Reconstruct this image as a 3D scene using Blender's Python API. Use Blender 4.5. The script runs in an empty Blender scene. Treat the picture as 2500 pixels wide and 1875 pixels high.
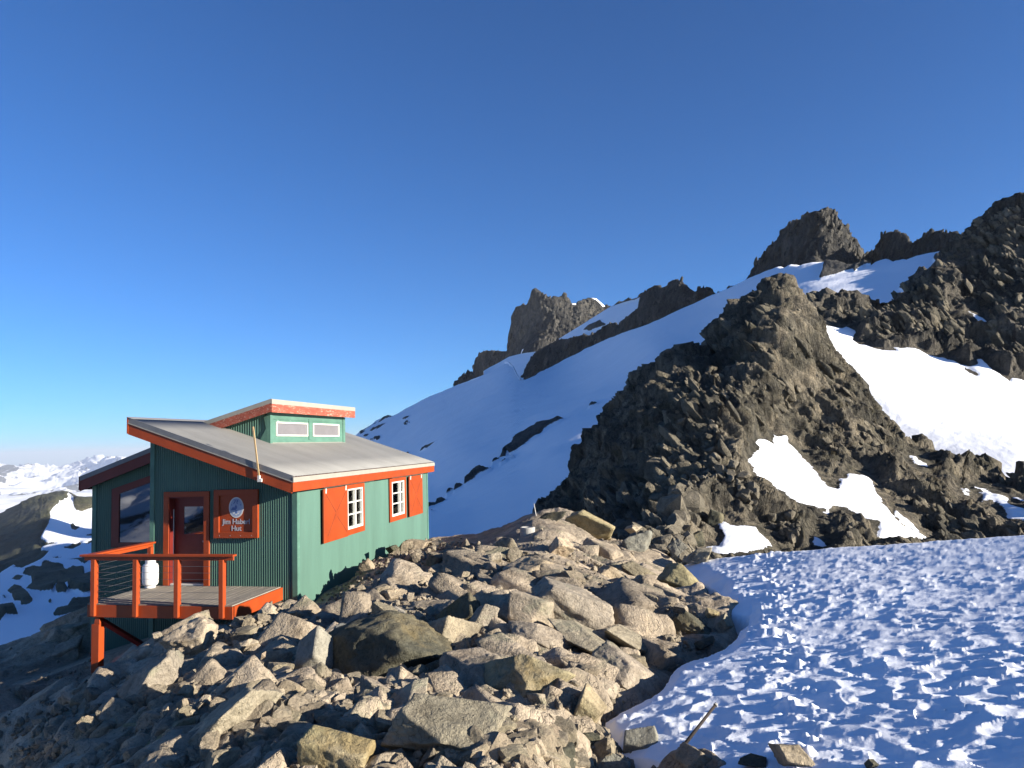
import bpy, bmesh, math, random
import numpy as np
from mathutils import Matrix, Vector

S = bpy.context.scene
COL = S.collection
R = math.radians

# ------------------------------------------------------------------ camera
F = 1850.0                      # focal length in pixels of the 2500 wide photograph
PITCH, ROLL, TH = 0.07765, -0.02785, 0.19173
def cam_axes():
    cp, sp = math.cos(PITCH), math.sin(PITCH); cr, sr = math.cos(ROLL), math.sin(ROLL)
    r = np.array([1, 0, 0.]); u = np.array([0, -sp, cp]); f = np.array([0, cp, sp])
    return cr*r+sr*u, -sr*r+cr*u, f
CA, CB, CC = cam_axes()
cam_d = bpy.data.cameras.new('camera'); cam = bpy.data.objects.new('camera', cam_d); COL.objects.link(cam)
cam_d.sensor_width = 36; cam_d.lens = 36*F/2500; cam_d.clip_start = .1; cam_d.clip_end = 120000
m = Matrix.Identity(4)
for i in range(3):
    m[i][0] = CA[i]; m[i][1] = CB[i]; m[i][2] = -CC[i]
cam.matrix_world = m
S.camera = cam

# ------------------------------------------------------------------ sun, sky, exposure
SUN_EL = 14.9
SUN_V = np.array([.950, -.354, .270]); SUN_V /= np.linalg.norm(SUN_V)
sd = bpy.data.lights.new('sun', 'SUN'); sun = bpy.data.objects.new('sun', sd); COL.objects.link(sun)
sd.energy = 5.0; sd.angle = R(.5); sd.color = (1, .92, .80)
sun.rotation_euler = Vector(SUN_V).to_track_quat('Z', 'Y').to_euler()
w = bpy.data.worlds.new('World'); S.world = w; w.use_nodes = True
nt = w.node_tree; bg = nt.nodes['Background']
sky = nt.nodes.new('ShaderNodeTexSky'); sky.sky_type = 'NISHITA'; sky.sun_disc = False
sky.sun_elevation = R(SUN_EL); sky.sun_rotation = math.atan2(SUN_V[0], SUN_V[1])
sky.altitude = 2400; sky.air_density = 1.0; sky.dust_density = .8; sky.ozone_density = 4.0
hs = nt.nodes.new('ShaderNodeHueSaturation'); hs.inputs['Saturation'].default_value = 1.0
rg = nt.nodes.new('ShaderNodeMix'); rg.data_type = 'RGBA'; rg.blend_type = 'MULTIPLY'; rg.inputs[0].default_value = 1; rg.inputs[7].default_value = (.50, .84, 1.17, 1)
nt.links.new(sky.outputs[0], rg.inputs[6]); nt.links.new(rg.outputs[2], hs.inputs['Color']); nt.links.new(hs.outputs[0], bg.inputs[0]); bg.inputs[1].default_value = .055
S.view_settings.view_transform = 'Standard'; S.view_settings.look = 'None'
S.view_settings.exposure = 1.45; S.view_settings.gamma = 1
S.render.engine = 'CYCLES'

# ------------------------------------------------------------------ projection helpers
def rays(px, py):
    px = np.asarray(px, float); py = np.asarray(py, float)
    d = CA*((px-1250)/F)[..., None] + CB*((937.5-py)/F)[..., None] + CC
    return d/d[..., 1:2]
def at(px, py, d):
    return rays(px, py)*np.asarray(d, float)[..., None]
def project(P):
    P = np.asarray(P, float); z = P@CC
    return 1250+F*(P@CA)/z, 937.5-F*(P@CB)/z
def tps(ctrl):
    c = np.array(ctrl, float); n = len(c); s = 1000.
    X = c[:, :2]/s; v = c[:, 2]
    def k(r): return np.where(r > 1e-9, r*r*np.log(np.maximum(r, 1e-9)), 0)
    K = k(np.linalg.norm(X[:, None]-X[None], axis=2)) + np.eye(n)*1e-4
    A = np.zeros((n+3, n+3)); A[:n, :n] = K; A[:n, n] = 1; A[:n, n+1:] = X; A[n:, :n] = A[:n, n:].T
    w_ = np.linalg.solve(A, np.concatenate([v, np.zeros(3)]))
    def f(px, py):
        sh = np.shape(px); Q = np.stack([np.ravel(px), np.ravel(py)], 1)/s
        out = np.full(len(Q), w_[n]) + Q@w_[n+1:]
        for i in range(n):
            out += w_[i]*k(np.hypot(Q[:, 0]-X[i, 0], Q[:, 1]-X[i, 1]))
        return out.reshape(sh)
    return f

# ------------------------------------------------------------------ noise in world space
def ih(a, b, c, seed):
    with np.errstate(over='ignore'):
        h = (a.astype(np.int64)*73856093) ^ (b.astype(np.int64)*19349663) ^ (c.astype(np.int64)*83492791) ^ (seed*2654435761)
        h = h & 0xffffffff
        h = ((h ^ (h >> 16))*0x45d9f3b) & 0xffffffff
        h = ((h ^ (h >> 16))*0x45d9f3b) & 0xffffffff
        h = h ^ (h >> 16)
    return h
def hf(h, k): return (((h*(2*k+1)*2246822519) & 0xffffffff) >> 8)/16777216.0
def vnoise(P, seed=0):
    I = np.floor(P).astype(np.int64); f = P-I; f = f*f*(3-2*f); out = 0
    for dx in (0, 1):
        for dy in (0, 1):
            for dz in (0, 1):
                wgt = (f[..., 0] if dx else 1-f[..., 0])*(f[..., 1] if dy else 1-f[..., 1])*(f[..., 2] if dz else 1-f[..., 2])
                out = out + wgt*hf(ih(I[..., 0]+dx, I[..., 1]+dy, I[..., 2]+dz, seed), 1)
    return out*2-1
def fbm(P, seed=0, octv=4, g=.5):
    o = 0; a = 1; t = 0
    for i in range(octv):
        o = o + a*vnoise(P*2**i+17.3*i, seed+i); t += a; a *= g
    return o/t
def cells(P, seed=0, jit=.9, metric=2):
    """Nearest jittered cell: F1, F2, hash, offset vector."""
    I = np.floor(P).astype(np.int64)
    n = P.shape[:-1]
    f1 = np.full(n, 9.); f2 = np.full(n, 9.); hh = np.zeros(n, np.int64); off = np.zeros(P.shape)
    for dx in (-1, 0, 1):
        for dy in (-1, 0, 1):
            for dz in ((-1, 0, 1) if P.shape[-1] == 3 else (0,)):
                a = I[..., 0]+dx; b = I[..., 1]+dy
                c = I[..., 2]+dz if P.shape[-1] == 3 else np.zeros_like(a)
                h = ih(a, b, c, seed)
                q = [P[..., 0]-(a+.5+jit*(hf(h, 1)-.5)), P[..., 1]-(b+.5+jit*(hf(h, 2)-.5))]
                if P.shape[-1] == 3: q.append(P[..., 2]-(c+.5+jit*(hf(h, 3)-.5)))
                q = np.stack(q, -1)
                d = np.sqrt((q**2).sum(-1))
                m1 = d < f1
                f2 = np.where(m1, f1, np.minimum(f2, d)); f1 = np.where(m1, d, f1)
                hh = np.where(m1, h, hh); off = np.where(m1[..., None], q, off)
    return f1, f2, hh, off
_rg = np.random.RandomState(5)
_TB = 2048
_fr = np.linalg.qr(_rg.normal(size=(_TB, 3, 3)))[0].astype(np.float32)      # random orientations
_fg = _rg.uniform(-1, 1, (_TB, 3)).astype(np.float32); _fh = _rg.uniform(-1, 1, _TB).astype(np.float32)
_fw = _rg.uniform(.55, 1.35, (_TB, 3)).astype(np.float32); _fo = (_rg.uniform(-.5, .5, (_TB, 3))*.85+.5).astype(np.float32)
def facet(P, scale, seed, tilt=.8, step=.6, stretch=None, side=2.6, fill=.52):
    """Fractured rock: the upper envelope of randomly turned blocks with tilted tops; continuous, roughly -1..1."""
    Q = P/scale
    if stretch is not None: Q = Q@stretch
    sh = Q.shape[:-1]; Q = Q.reshape(-1, 3)
    I = np.floor(Q).astype(np.int64); f = (Q-I).astype(np.float32)
    best = np.full(len(Q), -1.2, np.float32)
    for dx in (-1, 0, 1):
        for dy in (-1, 0, 1):
            for dz in (-1, 0, 1):
                k = ((I[:, 0]+dx)*73856093) ^ ((I[:, 1]+dy)*19349663) ^ ((I[:, 2]+dz)*83492791) ^ (seed*7919)
                k = ((k ^ (k >> 13))*1274126177 & 0x7fffffff) >> 7 & (_TB-1)
                off = f-(_fo[k]+np.array([dx, dy, dz], np.float32))
                loc = np.abs(np.einsum('nij,nj->ni', _fr[k], off))*_fw[k]
                edge = side*(fill-loc.max(1))
                top = step*_fh[k]+tilt*(_fg[k]*off).sum(1)
                best = np.maximum(best, np.minimum(top, edge+top*.35))
    return (best.reshape(sh)-.12).astype(float)*1.15
def ridged(P, seed=0, octv=4, g=.55):
    """sharp crests and notches, about -1..1"""
    o = 0; a = 1; t = 0
    for i in range(octv):
        n_ = vnoise(P*2**i+31.7*i, seed+i); o = o + a*(1-2.4*np.abs(n_)); t += a; a *= g
    return o/t
def axis_stretch(d, k):
    """compress coordinates along direction d, so that blocks become k times longer along it"""
    d = np.array(d, float); d /= np.linalg.norm(d)
    return np.eye(3) - (1-1/k)*np.outer(d, d)

def poly_sd(px, py, poly):
    """signed distance in photo pixels, positive inside"""
    P = np.array(poly, float); Q = np.roll(P, -1, 0)
    ins = np.zeros(px.shape, bool); dist = np.full(px.shape, 1e9)
    for (x0, y0), (x1, y1) in zip(P, Q):
        if y0 != y1:
            c = ((y0 > py) != (y1 > py)) & (px < (x1-x0)*(py-y0)/(y1-y0)+x0); ins ^= c
        ex, ey = x1-x0, y1-y0; L = ex*ex+ey*ey+1e-9
        t = np.clip(((px-x0)*ex+(py-y0)*ey)/L, 0, 1)
        dist = np.minimum(dist, (px-x0-t*ex)**2+(py-y0-t*ey)**2)
    d = np.sqrt(dist); return np.where(ins, d, -d)
def polys_sd(px, py, polys):
    o = np.full(px.shape, -1e9)
    for p in polys: o = np.maximum(o, poly_sd(px, py, p))
    return o
def interp(pts, x):
    p = np.array(pts, float); return np.interp(x, p[:, 0], p[:, 1])
def sstep(a, b, x):
    t = np.clip((x-a)/(b-a), 0, 1); return t*t*(3-2*t)

# ------------------------------------------------------------------ mesh helpers
def np_mesh(name, V, Fq, smooth=True, attrs=None):
    me = bpy.data.meshes.new(name)
    V = np.ascontiguousarray(V, np.float32); Fq = np.ascontiguousarray(Fq, np.int32)
    k = Fq.shape[1]
    me.vertices.add(len(V)); me.vertices.foreach_set('co', V.ravel())
    me.loops.add(Fq.size); me.loops.foreach_set('vertex_index', Fq.ravel())
    me.polygons.add(len(Fq)); me.polygons.foreach_set('loop_start', np.arange(0, Fq.size, k, dtype=np.int32))
    me.polygons.foreach_set('use_smooth', np.full(len(Fq), smooth))
    me.update(calc_edges=True); me.validate()
    for nm, a in (attrs or {}).items():
        at_ = me.attributes.new(nm, 'FLOAT', 'POINT'); at_.data.foreach_set('value', np.ascontiguousarray(a, np.float32).ravel())
    return me
def link(name, me, mat=None, parent=None):
    o = bpy.data.objects.new(name, me); COL.objects.link(o)
    if mat is not None: me.materials.append(mat)
    if parent is not None: o.parent = parent
    return o
def tag(o, label, cat, group=None, kind=None):
    o['label'] = label; o['category'] = cat
    if group: o['group'] = group
    if kind: o['kind'] = kind
    return o
def structure(o, label=None):
    o['kind'] = 'structure'
    if label: o['label'] = label
    return o
def grid_faces(nr, nc):
    i = np.arange(nr-1)[:, None]*nc+np.arange(nc-1)[None]
    return np.stack([i, i+1, i+nc+1, i+nc], -1).reshape(-1, 4)
def grid_normals(P):
    du = np.gradient(P, axis=1); dv = np.gradient(P, axis=0)
    n = np.cross(du, dv); n /= np.linalg.norm(n, axis=-1, keepdims=True)+1e-12
    return n
def layer(name, crest, bottom, ctrl, px0, px1, step, mat, disp, snow=None, back=None, nv=None, plane=None, vpow=1.0, extra=None):
    """A terrain surface lofted between a crest line and a bottom line, each vertex at a real distance.
    disp(P, n, sd) -> displacement along the normal; back = list of (distance behind the crest, drop)."""
    nc = int((px1-px0)/step)+1
    cx = np.linspace(px0, px1, nc)
    cy = interp(crest, cx) if not callable(crest) else crest(cx)
    by = interp(bottom, cx)
    nr = nv or int(np.max(by-cy)/step)+1
    t = np.linspace(0, 1, nr)**vpow
    PX = np.broadcast_to(cx, (nr, nc)).copy(); PY = by[None]+(cy-by)[None]*t[:, None]
    if plane is not None: d = plane(PX, PY)
    else: d = 1/np.maximum(tps([(a, b, 1/c) for a, b, c in ctrl])(PX, PY), 1e-6)
    P = at(PX, PY, d)
    if snow is not None:
        sd_ = snow(PX, PY)
    else: sd_ = np.full(PX.shape, -99.)
    if back:
        rows = [P]
        hd = P[-1].copy(); hd[:, 2] = 0; hd /= np.linalg.norm(hd, axis=1, keepdims=True)
        sds = [sd_]
        for s_, dz in back:
            q = P[-1]+hd*s_; q[:, 2] -= dz
            rows.append(q[None]); sds.append(sd_[-1:])
        P = np.concatenate(rows); sd_ = np.concatenate(sds)
    n = grid_normals(P)
    PXe = np.concatenate([PX, np.repeat(PX[-1:], len(P)-nr, 0)]); PYe = np.concatenate([PY, np.repeat(PY[-1:], len(P)-nr, 0)])
    P2 = P + n*disp(P, n, sd_)[..., None]
    if extra is not None: P2 = extra(P2, PXe, PYe)
    me = np_mesh(name, P2.reshape(-1, 3), grid_faces(*P.shape[:2])[:, ::1], True, {'snow': sd_/10})
    o = structure(link(name, me, mat))
    return o, dict(P=P2, PX=PXe, PY=PYe, nr=nr, sd=sd_, n=n)

# ------------------------------------------------------------------ materials
def new_mat(name):
    mt = bpy.data.materials.new(name); mt.use_nodes = True
    return mt, mt.node_tree, mt.node_tree.nodes['Principled BSDF']
def N(nt, t, **kw):
    n = nt.nodes.new(t)
    for k, v in kw.items():
        if k.startswith('i_'):
            key = k[2:]; key = int(key) if key.isdigit() else key.replace('_', ' ')
            n.inputs[key].default_value = v
        else: setattr(n, k, v)
    return n
def ramp(nt, fac, stops):
    r = nt.nodes.new('ShaderNodeValToRGB'); e = r.color_ramp.elements
    while len(e) < len(stops): e.new(.5)
    for k, (p, c) in enumerate(stops):
        e[k].position = p; e[k].color = (*c, 1) if len(c) == 3 else c
    nt.links.new(fac, r.inputs[0]); return r.outputs[0]
def mix(nt, fac, a, b, mode='MIX'):
    n = nt.nodes.new('ShaderNodeMix'); n.data_type = 'RGBA'; n.blend_type = mode
    for s, v in ((0, fac), (6, a), (7, b)):
        if hasattr(v, 'is_output'): nt.links.new(v, n.inputs[s])
        elif isinstance(v, (int, float)): n.inputs[s].default_value = v
        else: n.inputs[s].default_value = (*v, 1)
    return n.outputs[2]
def math_(nt, op, a, b=None):
    n = nt.nodes.new('ShaderNodeMath'); n.operation = op
    for i, v in enumerate((a, b)):
        if v is None: continue
        if hasattr(v, 'is_output'): nt.links.new(v, n.inputs[i])
        else: n.inputs[i].default_value = v
    return n.outputs[0]
def noise(nt, vec, scale, detail=4, rough=.55, dist=0):
    n = N(nt, 'ShaderNodeTexNoise', i_Scale=scale, i_Detail=detail, i_Roughness=rough, i_Distortion=dist)
    nt.links.new(vec, n.inputs['Vector']); return n.outputs[0]
SNOW_COL = (.84, .86, .90)
def rock_mat(name, cols, s=1.0, bump=.5, snow=False, lichen=None, rnd=False, snow_edge=.5, stripe=None):
    cols = [tuple(.74*v for v in c) for c in cols]; lichen = lichen and tuple(.72*v for v in lichen)
    mt, nt, bs = new_mat(name)
    tc = N(nt, 'ShaderNodeTexCoord'); vec = tc.outputs['Object']
    if rnd:
        oi = N(nt, 'ShaderNodeObjectInfo'); ad = N(nt, 'ShaderNodeVectorMath', operation='ADD')
        nt.links.new(vec, ad.inputs[0]); sc = N(nt, 'ShaderNodeVectorMath', operation='SCALE'); sc.inputs['Scale'].default_value = 37.
        nt.links.new(oi.outputs['Location'], sc.inputs[0]); nt.links.new(sc.outputs[0], ad.inputs[1]); vec = ad.outputs[0]
    big = noise(nt, vec, .35*s, 5, .6, .4); mid = noise(nt, vec, 2.2*s, 6, .65, .3); fine = noise(nt, vec, 14*s, 5, .7)
    c = ramp(nt, big, [(.30, cols[0]), (.46, cols[1]), (.60, cols[2])])
    c2 = ramp(nt, mid, [(.32, (.62, .60, .58)), (.52, (1, 1, 1)), (.70, (1.22, 1.18, 1.12))])
    c = mix(nt, 1, c, c2, 'MULTIPLY')
    c3 = ramp(nt, fine, [(.30, (.66, .66, .66)), (.55, (1.05, 1.05, 1.05))])
    c = mix(nt, .8, c, c3, 'MULTIPLY')
    if rnd:
        rc = ramp(nt, oi.outputs['Random'], [(0, (.72, .74, .74)), (.35, (1, .97, .92)), (.7, (.86, .88, .80)), (1, (1.2, 1.12, 1.05))])
        c = mix(nt, 1, c, rc, 'MULTIPLY')
    if lichen:
        ln = noise(nt, vec, 1.1*s, 6, .7, .6)
        lm = ramp(nt, ln, [(.54, (0, 0, 0)), (.66, (1, 1, 1))])
        c = mix(nt, math_(nt, 'MULTIPLY', lm, .75), c, lichen)
    # bump
    vo = N(nt, 'ShaderNodeTexVoronoi', feature='DISTANCE_TO_EDGE', i_Scale=3.0*s)
    wv = N(nt, 'ShaderNodeVectorMath', operation='ADD'); nn = N(nt, 'ShaderNodeTexNoise', i_Scale=3.*s, i_Detail=3)
    nt.links.new(vec, nn.inputs['Vector']); nt.links.new(vec, wv.inputs[0]); nt.links.new(nn.outputs[1], wv.inputs[1]); nt.links.new(wv.outputs[0], vo.inputs['Vector'])
    cr = ramp(nt, vo.outputs[0], [(0, (0, 0, 0)), (.022, (1, 1, 1))])
    c = mix(nt, .5, c, cr, 'MULTIPLY')
    h = math_(nt, 'ADD', math_(nt, 'MULTIPLY', mid, 1.0), math_(nt, 'MULTIPLY', fine, .35))
    if stripe:
        mp = N(nt, 'ShaderNodeMapping'); mp.inputs['Rotation'].default_value = stripe; mp.inputs['Scale'].default_value = (1, 1, .14); nt.links.new(vec, mp.inputs[0])
        sn = noise(nt, mp.outputs[0], 3.2*s, 6, .68, .25)
        c = mix(nt, 1, c, ramp(nt, sn, [(.36, (.38, .38, .40)), (.50, (.95, .95, .95)), (.66, (1.35, 1.3, 1.22))]), 'MULTIPLY')
        h = math_(nt, 'ADD', h, math_(nt, 'MULTIPLY', sn, 1.3))
    h = math_(nt, 'ADD', h, math_(nt, 'MULTIPLY', cr, .12))
    bp = N(nt, 'ShaderNodeBump', i_Strength=bump, i_Distance=.35/s)
    rough = .93
    if snow:
        at_ = N(nt, 'ShaderNodeAttribute', attribute_name='snow')
        en = noise(nt, vec, 1.3*s, 6, .65)
        e = math_(nt, 'ADD', at_.outputs['Fac'], math_(nt, 'MULTIPLY', math_(nt, 'SUBTRACT', en, .5), snow_edge*6))
        sm = ramp(nt, e, [(.0, (0, 0, 0)), (.06, (1, 1, 1))])
        c = mix(nt, sm, c, SNOW_COL)
        h = math_(nt, 'MULTIPLY', h, math_(nt, 'SUBTRACT', 1.0, math_(nt, 'MULTIPLY', sm, .96)))
    nt.links.new(h, bp.inputs['Height']); nt.links.new(bp.outputs[0], bs.inputs['Normal'])
    nt.links.new(c, bs.inputs['Base Color']); bs.inputs['Roughness'].default_value = rough
    bs.inputs['Specular IOR Level'].default_value = .25
    return mt
def snow_mat(name, s=1, bump=.3):
    mt, nt, bs = new_mat(name)
    tc = N(nt, 'ShaderNodeTexCoord'); vec = tc.outputs['Object']
    a = noise(nt, vec, 6*s, 6, .6); b = noise(nt, vec, 50*s, 3, .6)
    d = noise(nt, vec, .8*s, 5, .6)
    c = ramp(nt, d, [(.35, (.78, .80, .84)), (.6, (.87, .89, .92))])
    bp = N(nt, 'ShaderNodeBump', i_Strength=bump, i_Distance=.04/s)
    nt.links.new(math_(nt, 'ADD', a, math_(nt, 'MULTIPLY', b, .25)), bp.inputs['Height']); nt.links.new(bp.outputs[0], bs.inputs['Normal'])
    nt.links.new(c, bs.inputs['Base Color']); bs.inputs['Roughness'].default_value = .6
    bs.inputs['Specular IOR Level'].default_value = .3
    return mt
def paint_mat(name, col, var=.12, rough=.55, scale=3, bump=.15, wear=None, stretch=(1, 1, 1), metal=0, streak=False):
    col = tuple(.72*v for v in col)
    mt, nt, bs = new_mat(name)
    tc = N(nt, 'ShaderNodeTexCoord'); mp = N(nt, 'ShaderNodeMapping'); mp.inputs['Scale'].default_value = stretch
    nt.links.new(tc.outputs['Object'], mp.inputs[0]); vec = mp.outputs[0]
    a = noise(nt, vec, scale, 6, .62); b = noise(nt, vec, scale*9, 4, .7)
    lo = tuple(x*(1-var) for x in col); hi = tuple(min(1, x*(1+var)) for x in col)
    c = ramp(nt, a, [(.35, lo), (.65, hi)])
    c = mix(nt, .5, c, ramp(nt, b, [(.3, (.88, .88, .88)), (.6, (1.04, 1.04, 1.04))]), 'MULTIPLY')
    if wear:
        wn = noise(nt, vec, scale*3.2, 8, .75, .5)
        wm = ramp(nt, wn, [(wear[1]-.03, (0, 0, 0)), (wear[1]+.03, (1, 1, 1))])
        c = mix(nt, wm, c, wear[0])
    nt.links.new(c, bs.inputs['Base Color']); bs.inputs['Roughness'].default_value = rough; bs.inputs['Metallic'].default_value = metal
    bp = N(nt, 'ShaderNodeBump', i_Strength=bump, i_Distance=.01)
    nt.links.new(b, bp.inputs['Height']); nt.links.new(bp.outputs[0], bs.inputs['Normal'])
    bs.inputs['Specular IOR Level'].default_value = .35
    return mt
#@@MATS
M = {}
M['near'] = rock_mat('near_rock', [(.23, .20, .155), (.40, .33, .24), (.56, .46, .335)], s=1.2, bump=.55, snow=False, lichen=(.24, .23, .15))
M['stone'] = rock_mat('loose_stone', [(.23, .20, .155), (.39, .33, .245), (.53, .445, .33)], s=2.2, bump=.6, rnd=True, lichen=(.22, .20, .14))
M['stone_dark'] = rock_mat('dark_stone', [(.075, .078, .065), (.12, .12, .09), (.20, .18, .12)], s=2.2, bump=.7, rnd=True, lichen=(.22, .17, .08))
M['stone_pale'] = rock_mat('pale_stone', [(.32, .28, .22), (.45, .385, .30), (.52, .44, .345)], s=1.8, bump=.55, rnd=True, lichen=(.30, .29, .20))
M['stone_grey'] = rock_mat('grey_stone', [(.22, .215, .20), (.30, .29, .26), (.37, .35, .30)], s=2.4, bump=.5, rnd=True)
M['stone_yellow'] = rock_mat('yellow_stone', [(.26, .24, .14), (.38, .34, .20), (.43, .36, .24)], s=2.0, bump=.5, rnd=True, lichen=(.32, .24, .11))
M['ridge'] = rock_mat('ridge_rock', [(.07, .066, .052), (.14, .127, .095), (.26, .225, .165)], s=.42, bump=.9, snow=True, lichen=(.06, .057, .035), snow_edge=.75, stripe=(0, .55, .2))
M['ridge2'] = rock_mat('upper_ridge_rock', [(.06, .058, .05), (.12, .11, .09), (.20, .18, .145)], s=.28, bump=.9, snow=True, snow_edge=.3, stripe=(0, .5, .2))
M['glacier'] = rock_mat('glacier_and_outcrops', [(.05, .05, .048), (.08, .078, .07), (.11, .105, .09)], s=.07, bump=.6, snow=True, snow_edge=.12)
M['peak'] = rock_mat('peak_rock', [(.04, .04, .038), (.075, .072, .065), (.14, .13, .11)], s=.07, bump=1, snow=True, snow_edge=.1, stripe=(0, .25, 0))
M['valley'] = rock_mat('valley_side', [(.045, .05, .028), (.085, .088, .045), (.14, .13, .075)], s=.02, bump=.5, snow=True, snow_edge=.12)
M['far'] = rock_mat('far_range', [(.07, .08, .09), (.10, .11, .12), (.14, .14, .14)], s=.002, bump=.5, snow=True, snow_edge=.5)
M['snow'] = snow_mat('suncupped_snow', 1, .22)
M['snowfar'] = snow_mat('distant_snow', .02, .1)

#@@TERRAIN
# ------------------------------------------------------------------ near rock outcrop and snow field
SGX, SGY, SZ0 = .150, -.090, -1.80
def snow_plane(px, py, lift=0.):
    r = rays(px, py); den = r[..., 2]-SGX*r[..., 0]-SGY*r[..., 1]
    return (SZ0+lift)/np.minimum(den, -.02)
SNOW_CREST = [(1350, 1420), (1560, 1392), (1640, 1378), (1700, 1371), (1800, 1359), (1900, 1350), (2070, 1338), (2300, 1320), (2500, 1305), (2900, 1280), (3900, 1215)]
SNOW_POLY = [(1628, 1360), (1655, 1388), (1700, 1396), (1728, 1418), (1757, 1434), (1745, 1452), (1747, 1470), (1790, 1483), (1830, 1488), (1826, 1505),
             (1806, 1520), (1798, 1548), (1770, 1572), (1722, 1592), (1688, 1600), (1664, 1610), (1650, 1622), (1634, 1642), (1618, 1668), (1590, 1692),
             (1545, 1712), (1510, 1732), (1478, 1752), (1473, 1792), (1520, 1828), (1600, 1845), (1680, 1880), (1800, 1935), (2300, 2300), (5000, 2300), (5000, 1100), (1628, 1100)]
# (px, py, Y distance)
NEAR = [(-700, 1860, 26), (-300, 1700, 24), (0, 1590, 22), (110, 1548, 21.5), (225, 1508, 21), (400, 1470, 21), (600, 1440, 20.5),
        (725, 1452, 17.6), (800, 1418, 18.8), (900, 1366, 20.8), (1048, 1317, 25.0), (1162, 1306, 24), (1236, 1283, 23.3), (1370, 1250, 23), (1470, 1315, 21), (1560, 1350, 19),
        (-300, 1875, 14), (-100, 1690, 17), (-80, 1780, 14), (-60, 1875, 11.5), (0, 2020, 7.0), (90, 1875, 7.6), (120, 1780, 10.6),
        (237, 1645, 15.0), (240, 1750, 9.3), (240, 1875, 6.1), (240, 2020, 4.7),
        (500, 1512, 16.0), (500, 1600, 10.3), (500, 1700, 7.5), (500, 1875, 4.95), (500, 2020, 4.0),
        (690, 1462, 16.7), (725, 1550, 10.2), (725, 1700, 6.95), (725, 1875, 4.75), (725, 2020, 3.8),
        (780, 1446, 16.3), (900, 1395, 17.2), (1000, 1352, 21.0), (1000, 1400, 15.8), (1000, 1450, 12.3), (1000, 1600, 8.2), (1000, 1750, 5.8), (1000, 1875, 4.55), (1000, 2020, 3.7),
        (1250, 1300, 20.5), (1250, 1400, 13.8), (1250, 1550, 8.9), (1250, 1700, 6.25), (1250, 1875, 4.5), (1250, 2020, 3.6),
        (1450, 1420, 13.6), (1450, 1550, 9.6), (1450, 1700, 6.7)]
def _sp(px, py, lift): return float(snow_plane(np.array(px), np.array(py), lift))
for a, b in ((1640, 1400), (1760, 1470), (1640, 1620), (1560, 1700), (1480, 1790), (1700, 1900), (1500, 2020), (2000, 1360), (2500, 1330), (3000, 1310),
             (2000, 1600), (2500, 1600), (3000, 1700), (2200, 1875), (2600, 2020), (2000, 2020)):
    NEAR.append((a, b, _sp(a, b, -.20)))
near_inv = tps([(a, b, 1/c) for a, b, c in NEAR])
def near_d(px, py): return 1/np.maximum(near_inv(np.asarray(px, float), np.asarray(py, float)), 1e-4)
NEAR_CREST = [(-900, 1960), (-700, 1860), (-300, 1700), (0, 1588), (60, 1562), (110, 1546), (165, 1522), (225, 1508), (400, 1470), (600, 1440), (725, 1415), (858, 1382),
              (902, 1366), (939, 1354), (1000, 1334), (1048, 1318), (1069, 1314), (1162, 1306), (1236, 1284), (1310, 1257), (1362, 1246), (1403, 1257), (1432, 1272), (1473, 1315),
              (1500, 1328), (1560, 1352), (1640, 1385), (1700, 1388), (2070, 1352), (2500, 1320), (3200, 1280)]
SL1 = axis_stretch((.75, -.55, -.35), 2.6)      # slabs dipping towards the snow
SL2 = axis_stretch((-.8, -.5, -.45), 2.4)       # slabs dipping left below the hut
HP0 = np.array([-4.9486, 17.3, -3.3395]); HW = np.array([math.cos(TH), -math.sin(TH), 0]); HU = np.array([math.sin(TH), math.cos(TH), 0])
def near_disp(P, n, sd_):
    wq = P + .25*np.stack([vnoise(P*1.1, 31), vnoise(P*1.1, 32), vnoise(P*1.1, 33)], -1)
    wl = sstep(-1.5, 1.0, -P[..., 0]-.12*P[..., 1])           # 1 on the left, 0 on the right
    a = facet(wq, 1.3, 1, 1.0, .5, SL1, 1.9, .62)*(1-wl)+facet(wq, 1.15, 2, 1.0, .5, SL2, 1.9, .62)*wl
    b = facet(wq, .48, 3, 1.0, .6, SL1)*(1-wl)+facet(wq, .45, 4, 1.0, .6, SL2)*wl
    c = facet(P, .17, 5, .9, .6)
    e = facet(P, .075, 6, .8, .5)
    rub = sstep(-.05, .25, vnoise(P*.55+4, 9))                  # rubble zones
    dist = P[..., 1]
    k = np.clip(dist/11, .75, 1.35)
    # calmer right next to the hut
    far = np.clip(9/dist, .25, 1)
    hw = (P-HP0)@HW; hu = (P-HP0)@HU
    k = k*(1-.55*sstep(-4, -2, hw)*sstep(5.5, 3, hw)*sstep(-6, -4, hu)*sstep(10, 8, hu))
    return k*(.30*a*np.clip(13/dist, .55, 1)+.13*b*np.clip(11/dist, .4, 1)+(.02+.03*rub)*c*far+.005*e*far+.055) + .03*fbm(P*.7, 12, 3)
def near_extra(P, PX, PY):
    s = poly_sd(PX, PY, SNOW_POLY)
    P = P.copy(); P[..., 2] -= .30*sstep(-22, 10, s)*np.clip(P[..., 1]/9, .4, 1.4)
    w_ = (P-HP0)@HW; u_ = (P-HP0)@HU; P[..., 2] -= .42*sstep(-5, -3.5, w_)*sstep(4.5, 2.0, w_)*sstep(-5.5, -3.2, u_)*sstep(2.5, .5, u_)
    u_ = (P-HP0)@HU                      # the ground stays below the deck and the hut floor
    k = sstep(-7.6, -6.2, w_)*sstep(.9, .0, w_)*sstep(-3.3, -2.2, u_)*sstep(10.5, 9.5, u_)
    cap = HP0[2]-.12-.30*np.maximum(0, -w_-1.6)-.22*sstep(-2.6, -2.1, u_)*sstep(-.4, -1.5, w_)
    P[..., 2] -= k*np.maximum(0, P[..., 2]-cap)
    return P
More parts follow.
